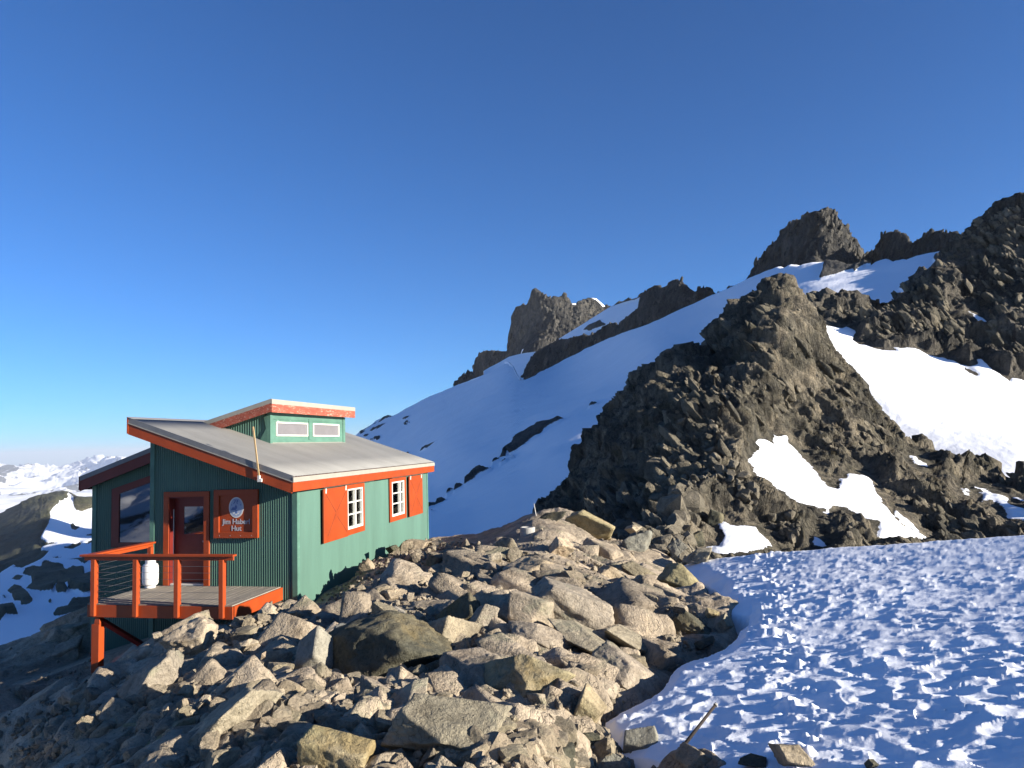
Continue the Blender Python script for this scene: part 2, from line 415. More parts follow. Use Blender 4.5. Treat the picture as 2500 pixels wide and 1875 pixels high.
near_o, NG = layer('rocky_ground', NEAR_CREST, [(-900, 2150), (3200, 2150)], None, -900, 3200, 3.2, M['near'], near_disp, plane=near_d, nv=330, vpow=1.05,
                   back=[(.6, .25), (1.5, .9), (3, 2.4), (6, 5), (12, 11)], extra=near_extra)
structure(near_o, 'fractured beige bedrock and scree sloping below the hut')

def snow_disp(P, n, sd_):
    Q = P[..., :2].copy()
    wx = fbm(P*1.3, 41, 3); wy = fbm(P*1.3+9, 42, 3)
    Q = Q+.16*np.stack([wx, wy], -1)
    rot = np.array([[.86, .5], [-.5, .86]]); Q = Q@rot
    sz = 1.0
    f1, f2, h, off = cells(Q/np.array([.29, .20]), 43, .95)
    f1b, f2b, hb, ob = cells(Q/np.array([.15, .12])+3, 44, .95)
    big = .044*np.minimum(f1, .9)**1.5 + .025*(hf(h, 3)-.5)
    small = .020*np.minimum(f1b, .9)**1.4
    px_, py_ = project(P)
    left = sstep(95, 15, sd_)                # slushy strip beside the rock: smoother, with lumps
    trail = np.exp(-((px_-(1905+.22*(py_-1500)))/60)**2)
    lump = np.maximum(0, fbm(P*8, 45, 3)-.12)*.13
    amp = (1-.85*left)*(.72+.75*fbm(P*.55, 47, 3))
    fade = np.clip(1.25-P[..., 1]/17, .45, 1)
    return (big*amp*1.0 + small*amp)*fade + lump*(.15+.85*np.clip(trail+.5*left*(sd_ > 25), 0, 1)) + .05*fbm(P*.5, 48, 3)
def snow_sd(px, py): return poly_sd(px, py, SNOW_POLY)
def snow_extra(P, PX, PY):
    s = poly_sd(PX, PY, SNOW_POLY) + 5*fbm(P*2.2, 51, 4)
    P = P.copy(); k = np.clip(P[..., 1]/8, .4, 1.6)
    edge = np.clip(-s, 0, 60)/60
    P[..., 2] -= .9*k*edge**.7*(s < 0) + .07*k*sstep(34, 0, s)
    return P
snow_o, SG = layer('snow_field', SNOW_CREST, [(1350, 2150), (3900, 2150)], None, 1380, 3900, 2.9, M['snow'], snow_disp, snow=snow_sd,
                   plane=snow_plane, nv=330, vpow=1.05, back=[(.4, .05), (1.2, .35), (3, 1.3), (8, 4.5), (16, 10)], extra=snow_extra)
structure(snow_o, 'suncupped snow field beside the foreground rocks')

# ------------------------------------------------------------------ rocky ridge in the middle distance
L1C = [(1300, 1330), (1340, 1262), (1356, 1237), (1375, 1200), (1407, 1175), (1426, 1113), (1440, 1080), (1458, 1045), (1490, 1010), (1514, 983), (1545, 962), (1559, 927), (1582, 904), (1605, 895), (1627, 868), (1650, 858), (1684, 859),
       (1715, 866), (1744, 859), (1750, 800), (1756, 785), (1786, 752), (1815, 738), (1842, 718), (1870, 702), (1899, 684), (1921, 687), (1945, 705), (1961, 723), (1972, 745), (1993, 786), (2015, 812), (2030, 835), (2055, 895), (2085, 930), (2109, 971),
       (2132, 1000), (2152, 1029), (2177, 1066), (2199, 1078), (2243, 1073), (2265, 1085), (2294, 1127), (2348, 1147), (2354, 1127), (2382, 1127), (2424, 1146), (2458, 1152), (2500, 1144), (2600, 1170), (2800, 1200)]
L1 = [(1330, 1270, 78), (1356, 1240, 80), (1430, 1115, 84), (1510, 985, 86), (1590, 900, 84), (1640, 862, 80), (1744, 862, 88), (1752, 800, 92), (1800, 745, 92), (1899, 686, 84), (1972, 750, 80), (2055, 895, 74), (2130, 1000, 70), (2200, 1080, 66), (2350, 1145, 62), (2500, 1150, 60), (2750, 1180, 55),
      (1480, 1250, 58), (1560, 1100, 62), (1600, 1000, 66), (1640, 920, 70), (1640, 1250, 47), (1650, 1150, 52), (1680, 1040, 57), (1730, 950, 63), (1800, 900, 67), (1850, 830, 70), (1890, 760, 73), (1920, 800, 70),
      (1560, 1350, 42), (1700, 1330, 41), (1900, 1300, 43), (2100, 1290, 46), (2300, 1280, 49), (2500, 1270, 50), (2750, 1260, 50), (1400, 1350, 52), (1300, 1400, 60),
      (1830, 1080, 57), (1900, 1180, 52), (1950, 1000, 65), (2050, 1100, 60), (2000, 1200, 52), (2150, 1180, 55), (1850, 1230, 46), (1760, 1180, 49), (2300, 1200, 54), (1990, 900, 71)]
L1 += [(a, 1440, b) for a, b in ((1300, 58), (1500, 42), (1700, 36), (2000, 38), (2300, 42), (2700, 44))]
Z6 = lambda pts: [(1800+x*.3165, 1000+y*.3165) for x, y in pts]
SNOW1 = [Z6([(95, 262), (205, 238), (270, 262), (272, 208), (330, 222), (375, 210), (385, 262), (440, 320), (500, 370), (560, 460), (620, 510), (700, 605), (770, 628), (800, 545), (840, 540), (850, 508), (960, 512),
             (1010, 530), (1040, 560), (1050, 620), (1100, 690), (1160, 760), (1190, 820), (1240, 870), (1290, 920), (1400, 965), (1450, 995), (1300, 1012), (1080, 1010), (1095, 940), (1080, 900), (1010, 870), (900, 820), (850, 780), (790, 760), (730, 775),
             (700, 815), (640, 800), (600, 780), (480, 765), (400, 710), (280, 650), (220, 590), (130, 580), (125, 500), (75, 415), (110, 380), (150, 310)]),
         Z6([(-160, 890), (-140, 850), (-100, 850), (-60, 910), (140, 910), (170, 960), (230, 1020), (280, 1085), (-130, 1120), (-240, 1110), (-220, 1080), (-130, 1075), (-110, 1000), (-130, 960)]),
         Z6([(590, 990), (630, 1005), (680, 1045), (590, 1060)]), Z6([(1205, 810), (1225, 785), (1300, 850), (1400, 955), (1330, 900), (1250, 880)]),
         Z6([(1340, 370), (1380, 375), (1460, 430), (1450, 442), (1360, 425)]), Z6([(1830, 610), (1880, 620), (1990, 655), (2060, 690), (2120, 750), (2212, 800), (2240, 900), (2110, 870), (2050, 790), (1990, 735), (1890, 715), (1900, 670)]),
         Z6([(1730, 618), (1770, 628), (1785, 648), (1750, 640)]), Z6([(2140, 705), (2230, 720), (2230, 760), (2180, 740)])]
ST1 = axis_stretch((.55, -.15, -.80), 4.2)
def l1_disp(P, n, sd_):
    wq = P + 1.2*np.stack([vnoise(P*.22, 61), vnoise(P*.22, 62), vnoise(P*.22, 63)], -1)
    a = facet(wq, 7.5, 60, 1.1, .45, ST1); b = facet(wq, 3.0, 64, 1.1, .55, ST1); c = facet(wq, 1.25, 65, 1.1, .6, ST1); d = facet(P, .55, 66, 1., .6)
    k = 1-.95*sstep(-48, 0, sd_)
    rr = ridged(wq@ST1/5.5, 68, 5, .58)
    r2 = ridged(wq@ST1/1.9, 58, 4, .6)
    return k*(.9*a+.8*b+.55*c+.22*d+1.3*rr+.55*r2) + .8*fbm(P*.12, 67, 3)*(.3+.7*k) + .20*sstep(-14, 8, sd_)*(1+.6*fbm(P*.9, 69, 3))
l1_o, G1 = layer('rock_ridge', L1C, [(1300, 1440), (2800, 1440)], L1, 1302, 2800, 2.3, M['ridge'], l1_disp, snow=lambda a, b: polys_sd(a, b, SNOW1), nv=270,
                 back=[(1.5, 1.2), (4, 5), (9, 14), (16, 26)])
structure(l1_o, 'jagged dark rock ridge with bright snow patches behind the snow field')

# ------------------------------------------------------------------ upper ridge with the bright snow basin
L2C = [(1900, 760), (1950, 735), (1969, 730), (1989, 721), (2000, 724), (2015, 722), (2024, 730), (2033, 736), (2045, 728), (2058, 718), (2075, 722), (2095, 724), (2112, 717), (2130, 724), (2148, 724), (2158, 730), (2170, 727), (2199, 716), (2203, 703), (2221, 678), (2239, 667),
       (2260, 664), (2275, 661), (2286, 642), (2300, 622), (2315, 606), (2347, 573), (2365, 556), (2384, 535), (2410, 520), (2434, 497), (2446, 498), (2460, 490), (2480, 494), (2500, 492), (2560, 470), (2700, 500), (2850, 470)]
L2 = [(1900, 800, 125), (1969, 735, 125), (2058, 722, 124), (2199, 718, 122), (2239, 670, 128), (2286, 645, 130), (2384, 540, 134), (2460, 492, 132), (2560, 480, 130), (2750, 480, 125),
      (1993, 800, 112), (2100, 850, 108), (2235, 860, 106), (2300, 880, 105), (2394, 890, 103), (2467, 925, 100), (2600, 980, 96), (2340, 760, 116), (2300, 700, 120), (2280, 780, 112), (2420, 760, 116), (2480, 650, 124), (2400, 640, 128), (2500, 800, 108),
      (2055, 900, 102), (2200, 1000, 93), (2350, 1050, 88), (2500, 1100, 82), (2150, 1100, 88), (2300, 1250, 76), (2500, 1250, 72), (2750, 1200, 72), (2750, 800, 105), (2040, 780, 117), (2130, 780, 114), (2220, 790, 112)]
Z7 = lambda pts: [(1700+x*.3617, 450+y*.3617) for x, y in pts]
SNOW2 = [Z7([(805, 942), (830, 942), (860, 958), (900, 965), (980, 982), (1010, 968), (1040, 980), (1072, 1000), (1078, 1020), (1052, 1060), (1095, 1092), (1150, 1100), (1260, 1133), (1345, 1132), (1325, 1108), (1400, 1118), (1470, 1120), (1500, 1130),
             (1560, 1160), (1660, 1182), (1730, 1200), (1785, 1235), (1840, 1248), (1893, 1230), (1880, 1190), (1920, 1188), (1990, 1260), (2060, 1300), (2110, 1340), (2125, 1315), (2160, 1318), (2212, 1338)])
         + [(2600, 960), (2900, 1000), (2900, 1500), (1900, 1500), (1900, 900)],
         Z7([(1832, 865), (1870, 878), (1930, 910), (1975, 945), (1940, 970), (1900, 930), (1860, 900)])]
HOLES2 = [Z7([(1800, 1240), (1830, 1255), (1895, 1300), (1885, 1305), (1840, 1285), (1805, 1260)]), Z7([(1290, 1620), (1320, 1650), (1335, 1670), (1315, 1660)]), [(2307, 1112), (2316, 1118), (2334, 1135), (2322, 1130)], [(2166, 1036), (2172, 1038), (2184, 1054), (2176, 1050)]]
def l2_sd(a, b): return np.minimum(polys_sd(a, b, SNOW2), -polys_sd(a, b, HOLES2))
def l2_disp(P, n, sd_):
    wq = P + 2*np.stack([vnoise(P*.12, 71), vnoise(P*.12, 72), vnoise(P*.12, 73)], -1)
    st = axis_stretch((.5, -.3, .85), 2.8)
    a = facet(wq, 12, 70, 1.1, .45, st); b = facet(wq, 5.0, 74, 1.1, .55, st); c = facet(wq, 2.0, 75, 1.1, .6, st); d = facet(P, .9, 76, 1, .6)
    k = 1-.96*sstep(-26, 0, sd_)
    rr = ridged(wq@st/9, 78, 5, .58)
    r2 = ridged(wq@st/3.2, 59, 4, .6)
    return k*(1.3*a+1.0*b+.7*c+.35*d+2.0*rr+.9*r2) + .8*fbm(P*.05, 77, 3)*(.2+.8*k) + .35*sstep(-10, 9, sd_)
l2_o, G2 = layer('upper_rock_ridge', L2C, [(1900, 1280), (2850, 1280)], L2, 1905, 2850, 2.4, M['ridge2'], l2_disp, snow=l2_sd, nv=300,
                 back=[(2, 2), (6, 9), (14, 25), (25, 45)])
structure(l2_o, 'tall dark rock ridge above a sunlit snow basin')

# ------------------------------------------------------------------ shaded glacier slope
L3C = [(200, 1360), (450, 1280), (600, 1218), (700, 1170), (780, 1118), (840, 1078), (872, 1060), (905, 1043), (918, 1030), (935, 1022), (955, 1019), (1000, 992), (1060, 960), (1100, 940), (1154, 914), (1200, 893), (1241, 873), (1252, 885), (1264, 908), (1277, 920), (1300, 911), (1353, 886), (1422, 848), (1483, 822), (1606, 774),
       (1690, 741), (1744, 719), (1790, 700), (1832, 682), (1870, 668), (1903, 657), (1915, 661), (1930, 653), (1953, 655), (1985, 649), (2015, 647), (2030, 652), (2083, 656), (2100, 655), (2116, 650), (2125, 655), (2140, 646), (2163, 640), (2180, 644), (2206, 638), (2215, 641), (2240, 630), (2280, 622), (2311, 613), (2400, 590), (2600, 560)]
L3 = [(200, 1360, 1300), (450, 1280, 1150), (200, 1440, 800), (700, 1170, 900), (870, 1062, 800), (1000, 992, 680), (1100, 940, 610), (1241, 873, 540), (1353, 886, 470), (1483, 822, 420), (1690, 741, 350), (1832, 682, 310), (2015, 648, 275), (2163, 640, 255), (2311, 613, 235), (2500, 580, 220),
      (1048, 1315, 135), (1048, 1200, 220), (1250, 1230, 140), (1250, 1110, 210), (900, 1150, 420), (850, 1300, 170), (1100, 1080, 300), (1400, 1000, 240), (1400, 1150, 145), (1600, 850, 265), (1700, 1000, 180), (2000, 800, 190), (2250, 720, 185), (700, 1400, 130), (1250, 1400, 100), (1800, 1400, 95), (2400, 800, 165), (2400, 1300, 100), (600, 1300, 260)]
Z6b = lambda pts: [(1100+x*.3617, 650+y*.3617) for x, y in pts]
Z9 = lambda pts: [(880+x*.2125, 1000+y*.2125) for x, y in pts]
ROCK3 = [[(1231, 1126), (1239, 1112), (1248, 1104), (1258, 1098), (1262, 1088), (1268, 1083), (1280, 1074), (1290, 1069), (1305, 1057), (1313, 1051), (1320, 1041), (1330, 1038), (1347, 1036), (1360, 1034), (1381, 1032), (1370, 1042), (1353, 1050), (1344, 1055), (1331, 1066), (1318, 1077), (1302, 1088), (1285, 1102), (1263, 1116), (1250, 1121), (1246, 1118), (1240, 1127), (1225, 1131)],
         Z9([(1225, 925), (1255, 870), (1310, 815), (1380, 770), (1480, 738), (1440, 775), (1528, 745), (1480, 780), (1400, 825), (1330, 870), (1240, 922)]), Z9([(1100, 1002), (1135, 950), (1180, 930), (1222, 925), (1180, 955)]), Z9([(1012, 1045), (1035, 1000), (1070, 982), (1112, 975), (1060, 1015)]),
         Z9([(780, 1220), (800, 1180), (850, 1155), (890, 1148), (910, 1120), (970, 1092), (1003, 1098), (940, 1135), (880, 1165)]), Z6b([(938, 975), (955, 940), (970, 933), (1000, 945)]), Z9([(655, 449), (690, 405), (760, 375), (845, 338), (790, 375), (720, 418)]),
         Z9([(115, 262), (160, 225), (230, 195), (300, 158), (270, 190), (180, 240)]), Z9([(155, 338), (170, 318), (220, 303), (225, 315), (190, 340)]), Z9([(-20, 300), (10, 280), (70, 268), (20, 300)]), Z9([(45, 330), (70, 305), (100, 300), (85, 325)]), Z9([(90, 350), (140, 342), (155, 350), (120, 355)]),
         Z9([(-20, 262), (40, 245), (120, 205), (245, 140), (265, 105), (310, 82), (370, 88), (330, 100), (250, 148), (160, 190), (60, 245), (0, 270)]), Z9([(475, 105), (520, 75), (555, 65), (510, 95)]), Z9([(505, 120), (530, 108), (540, 115)]), Z9([(480, 145), (500, 132), (512, 140)]), Z9([(495, 480), (515, 465), (532, 458), (525, 475)]), Z9([(1540, 685), (1560, 650), (1590, 628), (1615, 632), (1590, 655)]),
         Z9([(1630, 692), (1690, 650), (1732, 622), (1690, 660)]), Z9([(1755, 618), (1780, 598), (1790, 602)]), Z9([(830, 1275), (850, 1260), (872, 1255), (850, 1270)]), [(2015, 640), (2008, 668), (2001, 682), (2040, 672), (2083, 660), (2086, 666), (2112, 653), (2114, 657), (2122, 640)],
         [(2280, 640), (2286, 646), (2230, 700), (2200, 720), (2300, 760), (2500, 700), (2500, 600), (2320, 606)]]
def l3_disp(P, n, sd_):
    k = sstep(-3, 4, -sd_)
    return k*(1.6*facet(P, 9, 80, .6, .3, None, 1.2)+.8*facet(P, 3.5, 81, .6, .3, None, 1.2)+1.5) + 5*fbm(P*.006, 82, 3) + .8*fbm(P*.05, 83, 3) + .22*fbm(P@axis_stretch((.8, .2, .45), 4)*.35, 84, 4)
l3_o, G3 = layer('glacier_slope', L3C, [(200, 1500), (700, 1440), (2600, 1440)], L3, 262, 2600, 3.0, M['glacier'], l3_disp, snow=lambda a, b: -polys_sd(a, b, ROCK3), nv=260,
                 back=[(8, 1), (30, 12), (70, 50), (160, 140)])
structure(l3_o, 'broad shaded blue snow slope behind the hut')
L3bC = [(1180, 905), (1241, 871), (1275, 862), (1310, 855), (1360, 827), (1420, 792), (1490, 748), (1520, 736), (1550, 728), (1570, 716), (1600, 708), (1640, 700), (1700, 720)]
l3b_o, _ = layer('far_snow_slope', L3bC, [(1180, 960), (1700, 960)], [(1180, 905, 760), (1360, 830, 700), (1490, 750, 640), (1600, 708, 600), (1700, 720, 560), (1180, 960, 700), (1400, 900, 600), (1700, 900, 500)],
                 1180, 1700, 3, M['glacier'], l3_disp, snow=lambda a, b: -polys_sd(a, b, [Z6b([(895, 432), (930, 400), (1010, 362), (1020, 378), (1052, 392), (1000, 410), (955, 428)]), Z6b([(905, 500), (960, 455), (1000, 440), (990, 470), (1010, 480), (960, 520), (900, 530)])]), nv=90, back=[(10, 6), (40, 50), (90, 120)])
structure(l3b_o, 'small shaded snow tongue between two rock peaks')

# ------------------------------------------------------------------ summits
PEAKS = []
def peak(name, label, crest, base, d, d2=None, seed=1, size=1.0, snow=None, face=0., rib=1., face2=0.):
    """crest/base lines in the photo; d = distance of the crest; face turns the wall towards (+) the sun."""
    x0, x1 = crest[0][0], crest[-1][0]
    ctrl = []
    hgt = max(interp(base, np.array([p[0]]))[0]-p[1] for p in crest)
    dd = hgt/F*d*.9
    for p in crest[::max(1, len(crest)//9)]+[crest[-1]]:
        k = (p[0]-x0)/(x1-x0)
        b = float(interp(base, np.array([p[0]]))[0])
        dk_ = d+face*(min(k, rib)-.5)+face2*max(0, k-rib)
        ctrl.append((p[0], p[1], dk_))
        ctrl.append((p[0], b+12, dk_-dd*max(.15, (b-p[1])/max(hgt, 1))))
    ctrl = [c for i, c in enumerate(ctrl) if all(math.hypot(c[0]-e[0], c[1]-e[1]) > 4 for e in ctrl[:i])]
    def disp(P, n, sd_):
        s = size; st = axis_stretch((.25, -.1, 1), 2.2); wq = P+.25*s*np.stack([vnoise(P/s*.8, seed+3), vnoise(P/s*.8, seed+4), vnoise(P/s*.8, seed+5)], -1)*4
        k = 1-.9*sstep(-3, 2, sd_)
        qx, qy = project(P); kb = k*(.15+.85*sstep(0, 42, qy-interp(crest, qx)))
        return kb*(.26*s*facet(wq, s*2.0, seed, 1.2, .5, st)+.12*s*ridged(wq@st/s/1.6, seed+8, 4, .6))+k*(.13*s*facet(wq, s*.8, seed+1, 1.2, .5, st)+.06*s*facet(P, s*.35, seed+2, 1.1, .5, st)+.13*s*ridged(wq@st/s/.55, seed+7, 4, .65))
    bott = [(a, b+14) for a, b in base]
    o, G_ = layer(name, crest, bott, ctrl, x0, x1, 2.0, M['peak'], disp, snow=snow, nv=max(40, int(hgt/2.2)), back=[(dd*.3, dd*.25), (dd*.9, dd*1.1), (dd*1.6, dd*2.6)])
    structure(o, label); o['g'] = 0; PEAKS.append((G_, crest, size, seed)); del o['g']; return o
peak('rock_summit', 'dark pyramid summit above the glacier', Z7([(330, 668), (340, 645), (380, 580), (410, 520), (450, 490), (490, 430), (540, 380), (590, 300), (640, 258), (700, 235), (740, 215), (755, 195), (790, 183), (830, 186), (850, 172), (880, 158), (915, 162), (935, 190), (970, 240), (1010, 295), (1060, 365), (1090, 420), (1130, 470), (1150, 500)]),
     [(1800, 700), (1903, 662), (2010, 660), (2083, 668), (2130, 660)], 330, seed=101, size=9, face=-190, rib=.58, face2=70)
peak('rock_summit', 'low rounded rock tops right of the pyramid summit', Z7([(1125, 500), (1150, 480), (1200, 440), (1225, 400), (1240, 370), (1270, 340), (1300, 323), (1360, 320), (1400, 335), (1422, 360), (1440, 405), (1460, 400), (1500, 370), (1560, 350), (1600, 325), (1640, 312), (1660, 312), (1690, 332), (1740, 320), (1780, 350), (1850, 380), (1900, 420)]),
     [(2100, 664), (2206, 648), (2311, 622), (2400, 600)], 275, seed=111, size=7, face=-110)
def p3snow(a, b): return polys_sd(a, b, [Z6b([(940, 205), (1000, 212), (1045, 270), (1030, 278), (990, 235), (960, 218)]), Z6b([(815, 250), (850, 250), (850, 266), (820, 262)]), Z6b([(480, 560), (505, 550), (495, 600), (470, 600)])])
peak('rock_tower', 'jagged tower peak at the far left of the skyline', Z6b([(150, 740), (158, 700), (175, 620), (200, 590), (240, 568), (290, 570), (330, 577), (375, 575), (386, 560), (390, 520), (402, 440), (418, 365), (428, 300), (442, 272), (470, 268), (490, 248), (500, 262), (512, 262), (530, 225), (545, 195), (552, 165), (568, 152), (600, 172), (650, 200), (685, 225), (695, 205), (730, 208), (760, 198), (790, 215), (820, 250), (855, 250), (868, 232), (930, 210), (985, 218), (1015, 245), (1040, 268), (1060, 262), (1080, 290)]),
     [(1150, 918), (1220, 888), (1274, 868), (1340, 850), (1420, 812), (1495, 765)], 900, seed=121, size=17, snow=p3snow, face=-420, rib=.46, face2=60)
peak('rock_outcrop', 'small pointed rock at the lower end of the skyline', Z6b([(30, 790), (60, 755), (95, 728), (120, 703), (140, 715), (155, 735), (170, 760)]), [(1100, 940), (1170, 915)], 760, seed=131, size=8, face=-60)
peak('rock_outcrop', 'long dark rock band rising above the glacier edge', Z6b([(482, 755), (492, 735), (515, 660), (560, 600), (590, 575), (620, 550), (680, 520), (730, 495), (790, 490), (840, 475), (900, 465), (930, 475), (985, 455), (1010, 430), (1060, 390), (1110, 380), (1130, 395), (1200, 340), (1230, 310), (1270, 280), (1285, 250), (1300, 190), (1330, 160), (1380, 125), (1400, 130), (1425, 150), (1460, 130), (1500, 95), (1530, 90), (1560, 100), (1590, 140), (1630, 165), (1655, 185), (1680, 155), (1710, 143), (1740, 148), (1760, 165), (1785, 195), (1800, 205)]),
     [(1270, 932), (1353, 895), (1422, 856), (1483, 830), (1606, 784), (1690, 750), (1760, 725)], 520, seed=141, size=10, face=-330, rib=.86, face2=150)
peak('rock_outcrop', 'tiny rock poking out of the snow crest', Z7([(190, 730), (205, 705), (225, 694), (240, 698), (260, 712), (270, 730)]), [(1765, 716), (1800, 708)], 330, seed=151, size=4)
peak('rock_outcrop', 'small rocks on the crest beside the snow tongue', Z6b([(1080, 285), (1110, 255), (1135, 237), (1160, 240), (1180, 228), (1200, 210), (1215, 225), (1260, 215), (1280, 185), (1300, 175), (1320, 185), (1330, 220)]), [(1485, 760), (1585, 735)], 690, seed=161, size=6, face=-60)

# ------------------------------------------------------------------ left valley
VC = [(-900, 1560), (-500, 1400), (-200, 1310), (0, 1261), (19, 1246), (41, 1234), (85, 1221), (114, 1208), (130, 1203), (149, 1201), (168, 1202), (177, 1212), (188, 1219), (200, 1216), (228, 1212), (300, 1216), (420, 1240), (600, 1290), (900, 1380)]
VL = [(-900, 1570, 1500), (-300, 1340, 1750), (0, 1262, 1750), (114, 1210, 1800), (168, 1203, 1800), (228, 1214, 1750), (420, 1240, 1700), (800, 1340, 1500),
      (0, 1400, 950), (70, 1330, 1150), (100, 1260, 1400), (150, 1250, 1500), (225, 1270, 1500), (130, 1330, 1150), (225, 1360, 1000), (0, 1480, 620), (100, 1450, 680), (225, 1430, 700), (0, 1600, 380), (225, 1600, 340), (-500, 1500, 800), (-500, 1700, 480), (600, 1500, 480), (800, 1600, 300), (-100, 1750, 240), (225, 1750, 210)]
Z5 = lambda pts: [(x*.3163, 1100+y*.3163) for x, y in pts]
VSNOW = [Z5([(535, 335), (555, 355), (570, 375), (565, 410), (590, 450), (630, 462), (720, 440), (900, 440), (2500, 900), (2500, 2600), (-3000, 2600), (-3000, 1500), (-400, 1100), (0, 960), (60, 900), (110, 850), (105, 900), (170, 920), (270, 870), (320, 830), (380, 755), (325, 745), (320, 720), (370, 700), (440, 690), (370, 670), (310, 635), (340, 590), (385, 530), (395, 480), (385, 460), (450, 410), (530, 365), (512, 345)])]
VROCK = [Z5(p) for p in ([(180, 955), (200, 920), (260, 905), (320, 915), (335, 860), (370, 855), (400, 890), (480, 895), (510, 940), (560, 900), (650, 915), (650, 970), (700, 960), (760, 960), (760, 1060), (640, 1080), (540, 1060), (520, 1030), (440, 1015), (400, 1070), (300, 1065), (190, 1055), (250, 1020), (240, 980)],
     [(420, 1040), (520, 1050), (510, 1075), (440, 1075)], [(50, 1070), (110, 1035), (160, 1045), (210, 1080), (250, 1125), (200, 1165), (160, 1160), (160, 1130), (110, 1130), (90, 1095)], [(-60, 1180), (30, 1165), (90, 1150), (110, 1180), (140, 1230), (40, 1230), (0, 1270), (-60, 1280)],
     [(405, 1200), (440, 1165), (520, 1150), (560, 1115), (700, 1090), (760, 1090), (740, 1150), (600, 1170), (520, 1190), (450, 1220)], [(90, 1000), (130, 970), (180, 975), (150, 1010)], [(500, 720), (540, 710), (630, 682), (620, 710), (560, 745), (500, 735)], [(525, 845), (600, 840), (640, 830), (685, 860), (650, 885), (600, 860)], [(670, 620), (740, 610), (740, 630), (670, 632)], [(660, 700), (690, 680), (740, 655), (720, 690), (670, 705)],
     [(410, 820), (440, 808), (480, 820), (440, 828)], [(550, 550), (570, 542), (590, 565), (625, 568), (590, 585), (565, 578)], [(610, 1232), (700, 1230), (760, 1240), (660, 1238)], [(100, 1495), (200, 1430), (340, 1378), (300, 1400), (180, 1460)], [(350, 1400), (430, 1350), (520, 1320), (580, 1280), (670, 1265), (560, 1330), (470, 1400), (480, 1370), (400, 1395)], [(10, 1095), (40, 1105), (45, 1118), (20, 1110)], [(370, 1130), (390, 1125), (400, 1138), (375, 1140)])]
def v_sd(a, b): return np.minimum(polys_sd(a, b, VSNOW), -polys_sd(a, b, VROCK))
def v_disp(P, n, sd_):
    st = axis_stretch((.6, -.6, -.5), 3)
    k = sstep(-2, 4, -sd_)
    return (4+34*k*sstep(60, 0, -0*sd_))*0 + k*(22*fbm(P@st*.006, 91, 4)+5*facet(P, 40, 92)) + 12*fbm(P*.0035, 93, 3)
v_o, GV = layer('valley_slope', VC, [(-900, 1850), (900, 1850)], VL, -900, 900, 3.5, M['valley'], v_disp, snow=v_sd, nv=220, back=[(60, 40), (200, 200), (500, 520)])
structure(v_o, 'valley side with a green brown ridge, snow gully and dark rock patches')

# ------------------------------------------------------------------ cloud sea and far range
FC = [(-1500, 1180), (-600, 1160), (-200, 1150), (0, 1140), (20, 1142), (38, 1147), (60, 1143), (85, 1139), (100, 1140), (142, 1147), (165, 1140), (178, 1136), (188, 1124), (196, 1126), (205, 1131), (222, 1125), (240, 1122), (259, 1119), (285, 1124), (320, 1130), (400, 1124), (520, 1135), (700, 1128), (900, 1130), (1200, 1120)]
fl = [(a, interp(FC, np.array([a]))[0], 15500+1500*math.sin(a*.013)) for a in range(-1500, 1201, 150)] + [(a, 1215, 11800+500*math.sin(a*.021)) for a in range(-1500, 1201, 150)]
def far_disp(P, n, sd_):
    Q = P*np.array([1, .7, 2.2])
    r = 1-2*np.abs(fbm(Q*.0009, 95, 5, .55)); r2 = 1-2*np.abs(fbm(Q*.003, 97, 3))
    return 230*(r-.5)*1.0 + 45*(r2-.5)
def far_sd(a, b):
    P = at(a, b, 14000.+0*a)
    return 26*(fbm(P*np.array([.00085, .0006, .0042]), 98, 5, .62)-.02) + 8*sstep(1205, 1130, b)
f_o, _ = layer('far_mountains', FC, [(-1500, 1225), (1200, 1225)], fl, -1500, 1200, 3.0, M['far'], far_disp, snow=far_sd, nv=50, back=[(600, 200), (2500, 900)])
structure(f_o, 'distant snow streaked mountain range above the clouds')
def cloud_mesh():
    ys = np.concatenate([np.linspace(1800, 14500, 260), np.geomspace(14800, 42000, 40)]); xs = np.linspace(-1, 1, 320)
    X = xs[None]*(ys[:, None]*1.1+3000)-.35*ys[:, None]; Y = np.broadcast_to(ys[:, None], X.shape)
    P = np.stack([X, Y, 0*X], -1)
    Z = -560+90*fbm(P*.0007, 201, 5, .5)+40*fbm(P*.004, 202, 3)
    P[..., 2] = Z
    return np_mesh('cloud_sea', P.reshape(-1, 3), grid_faces(*X.shape))
mt, nt, bs = new_mat('cloud'); bs.inputs['Base Color'].default_value = (.86, .87, .88, 1); bs.inputs['Roughness'].default_value = 1; bs.inputs['Specular IOR Level'].default_value = 0
structure(link('cloud_sea', cloud_mesh(), mt), 'sea of cloud filling the far valley')

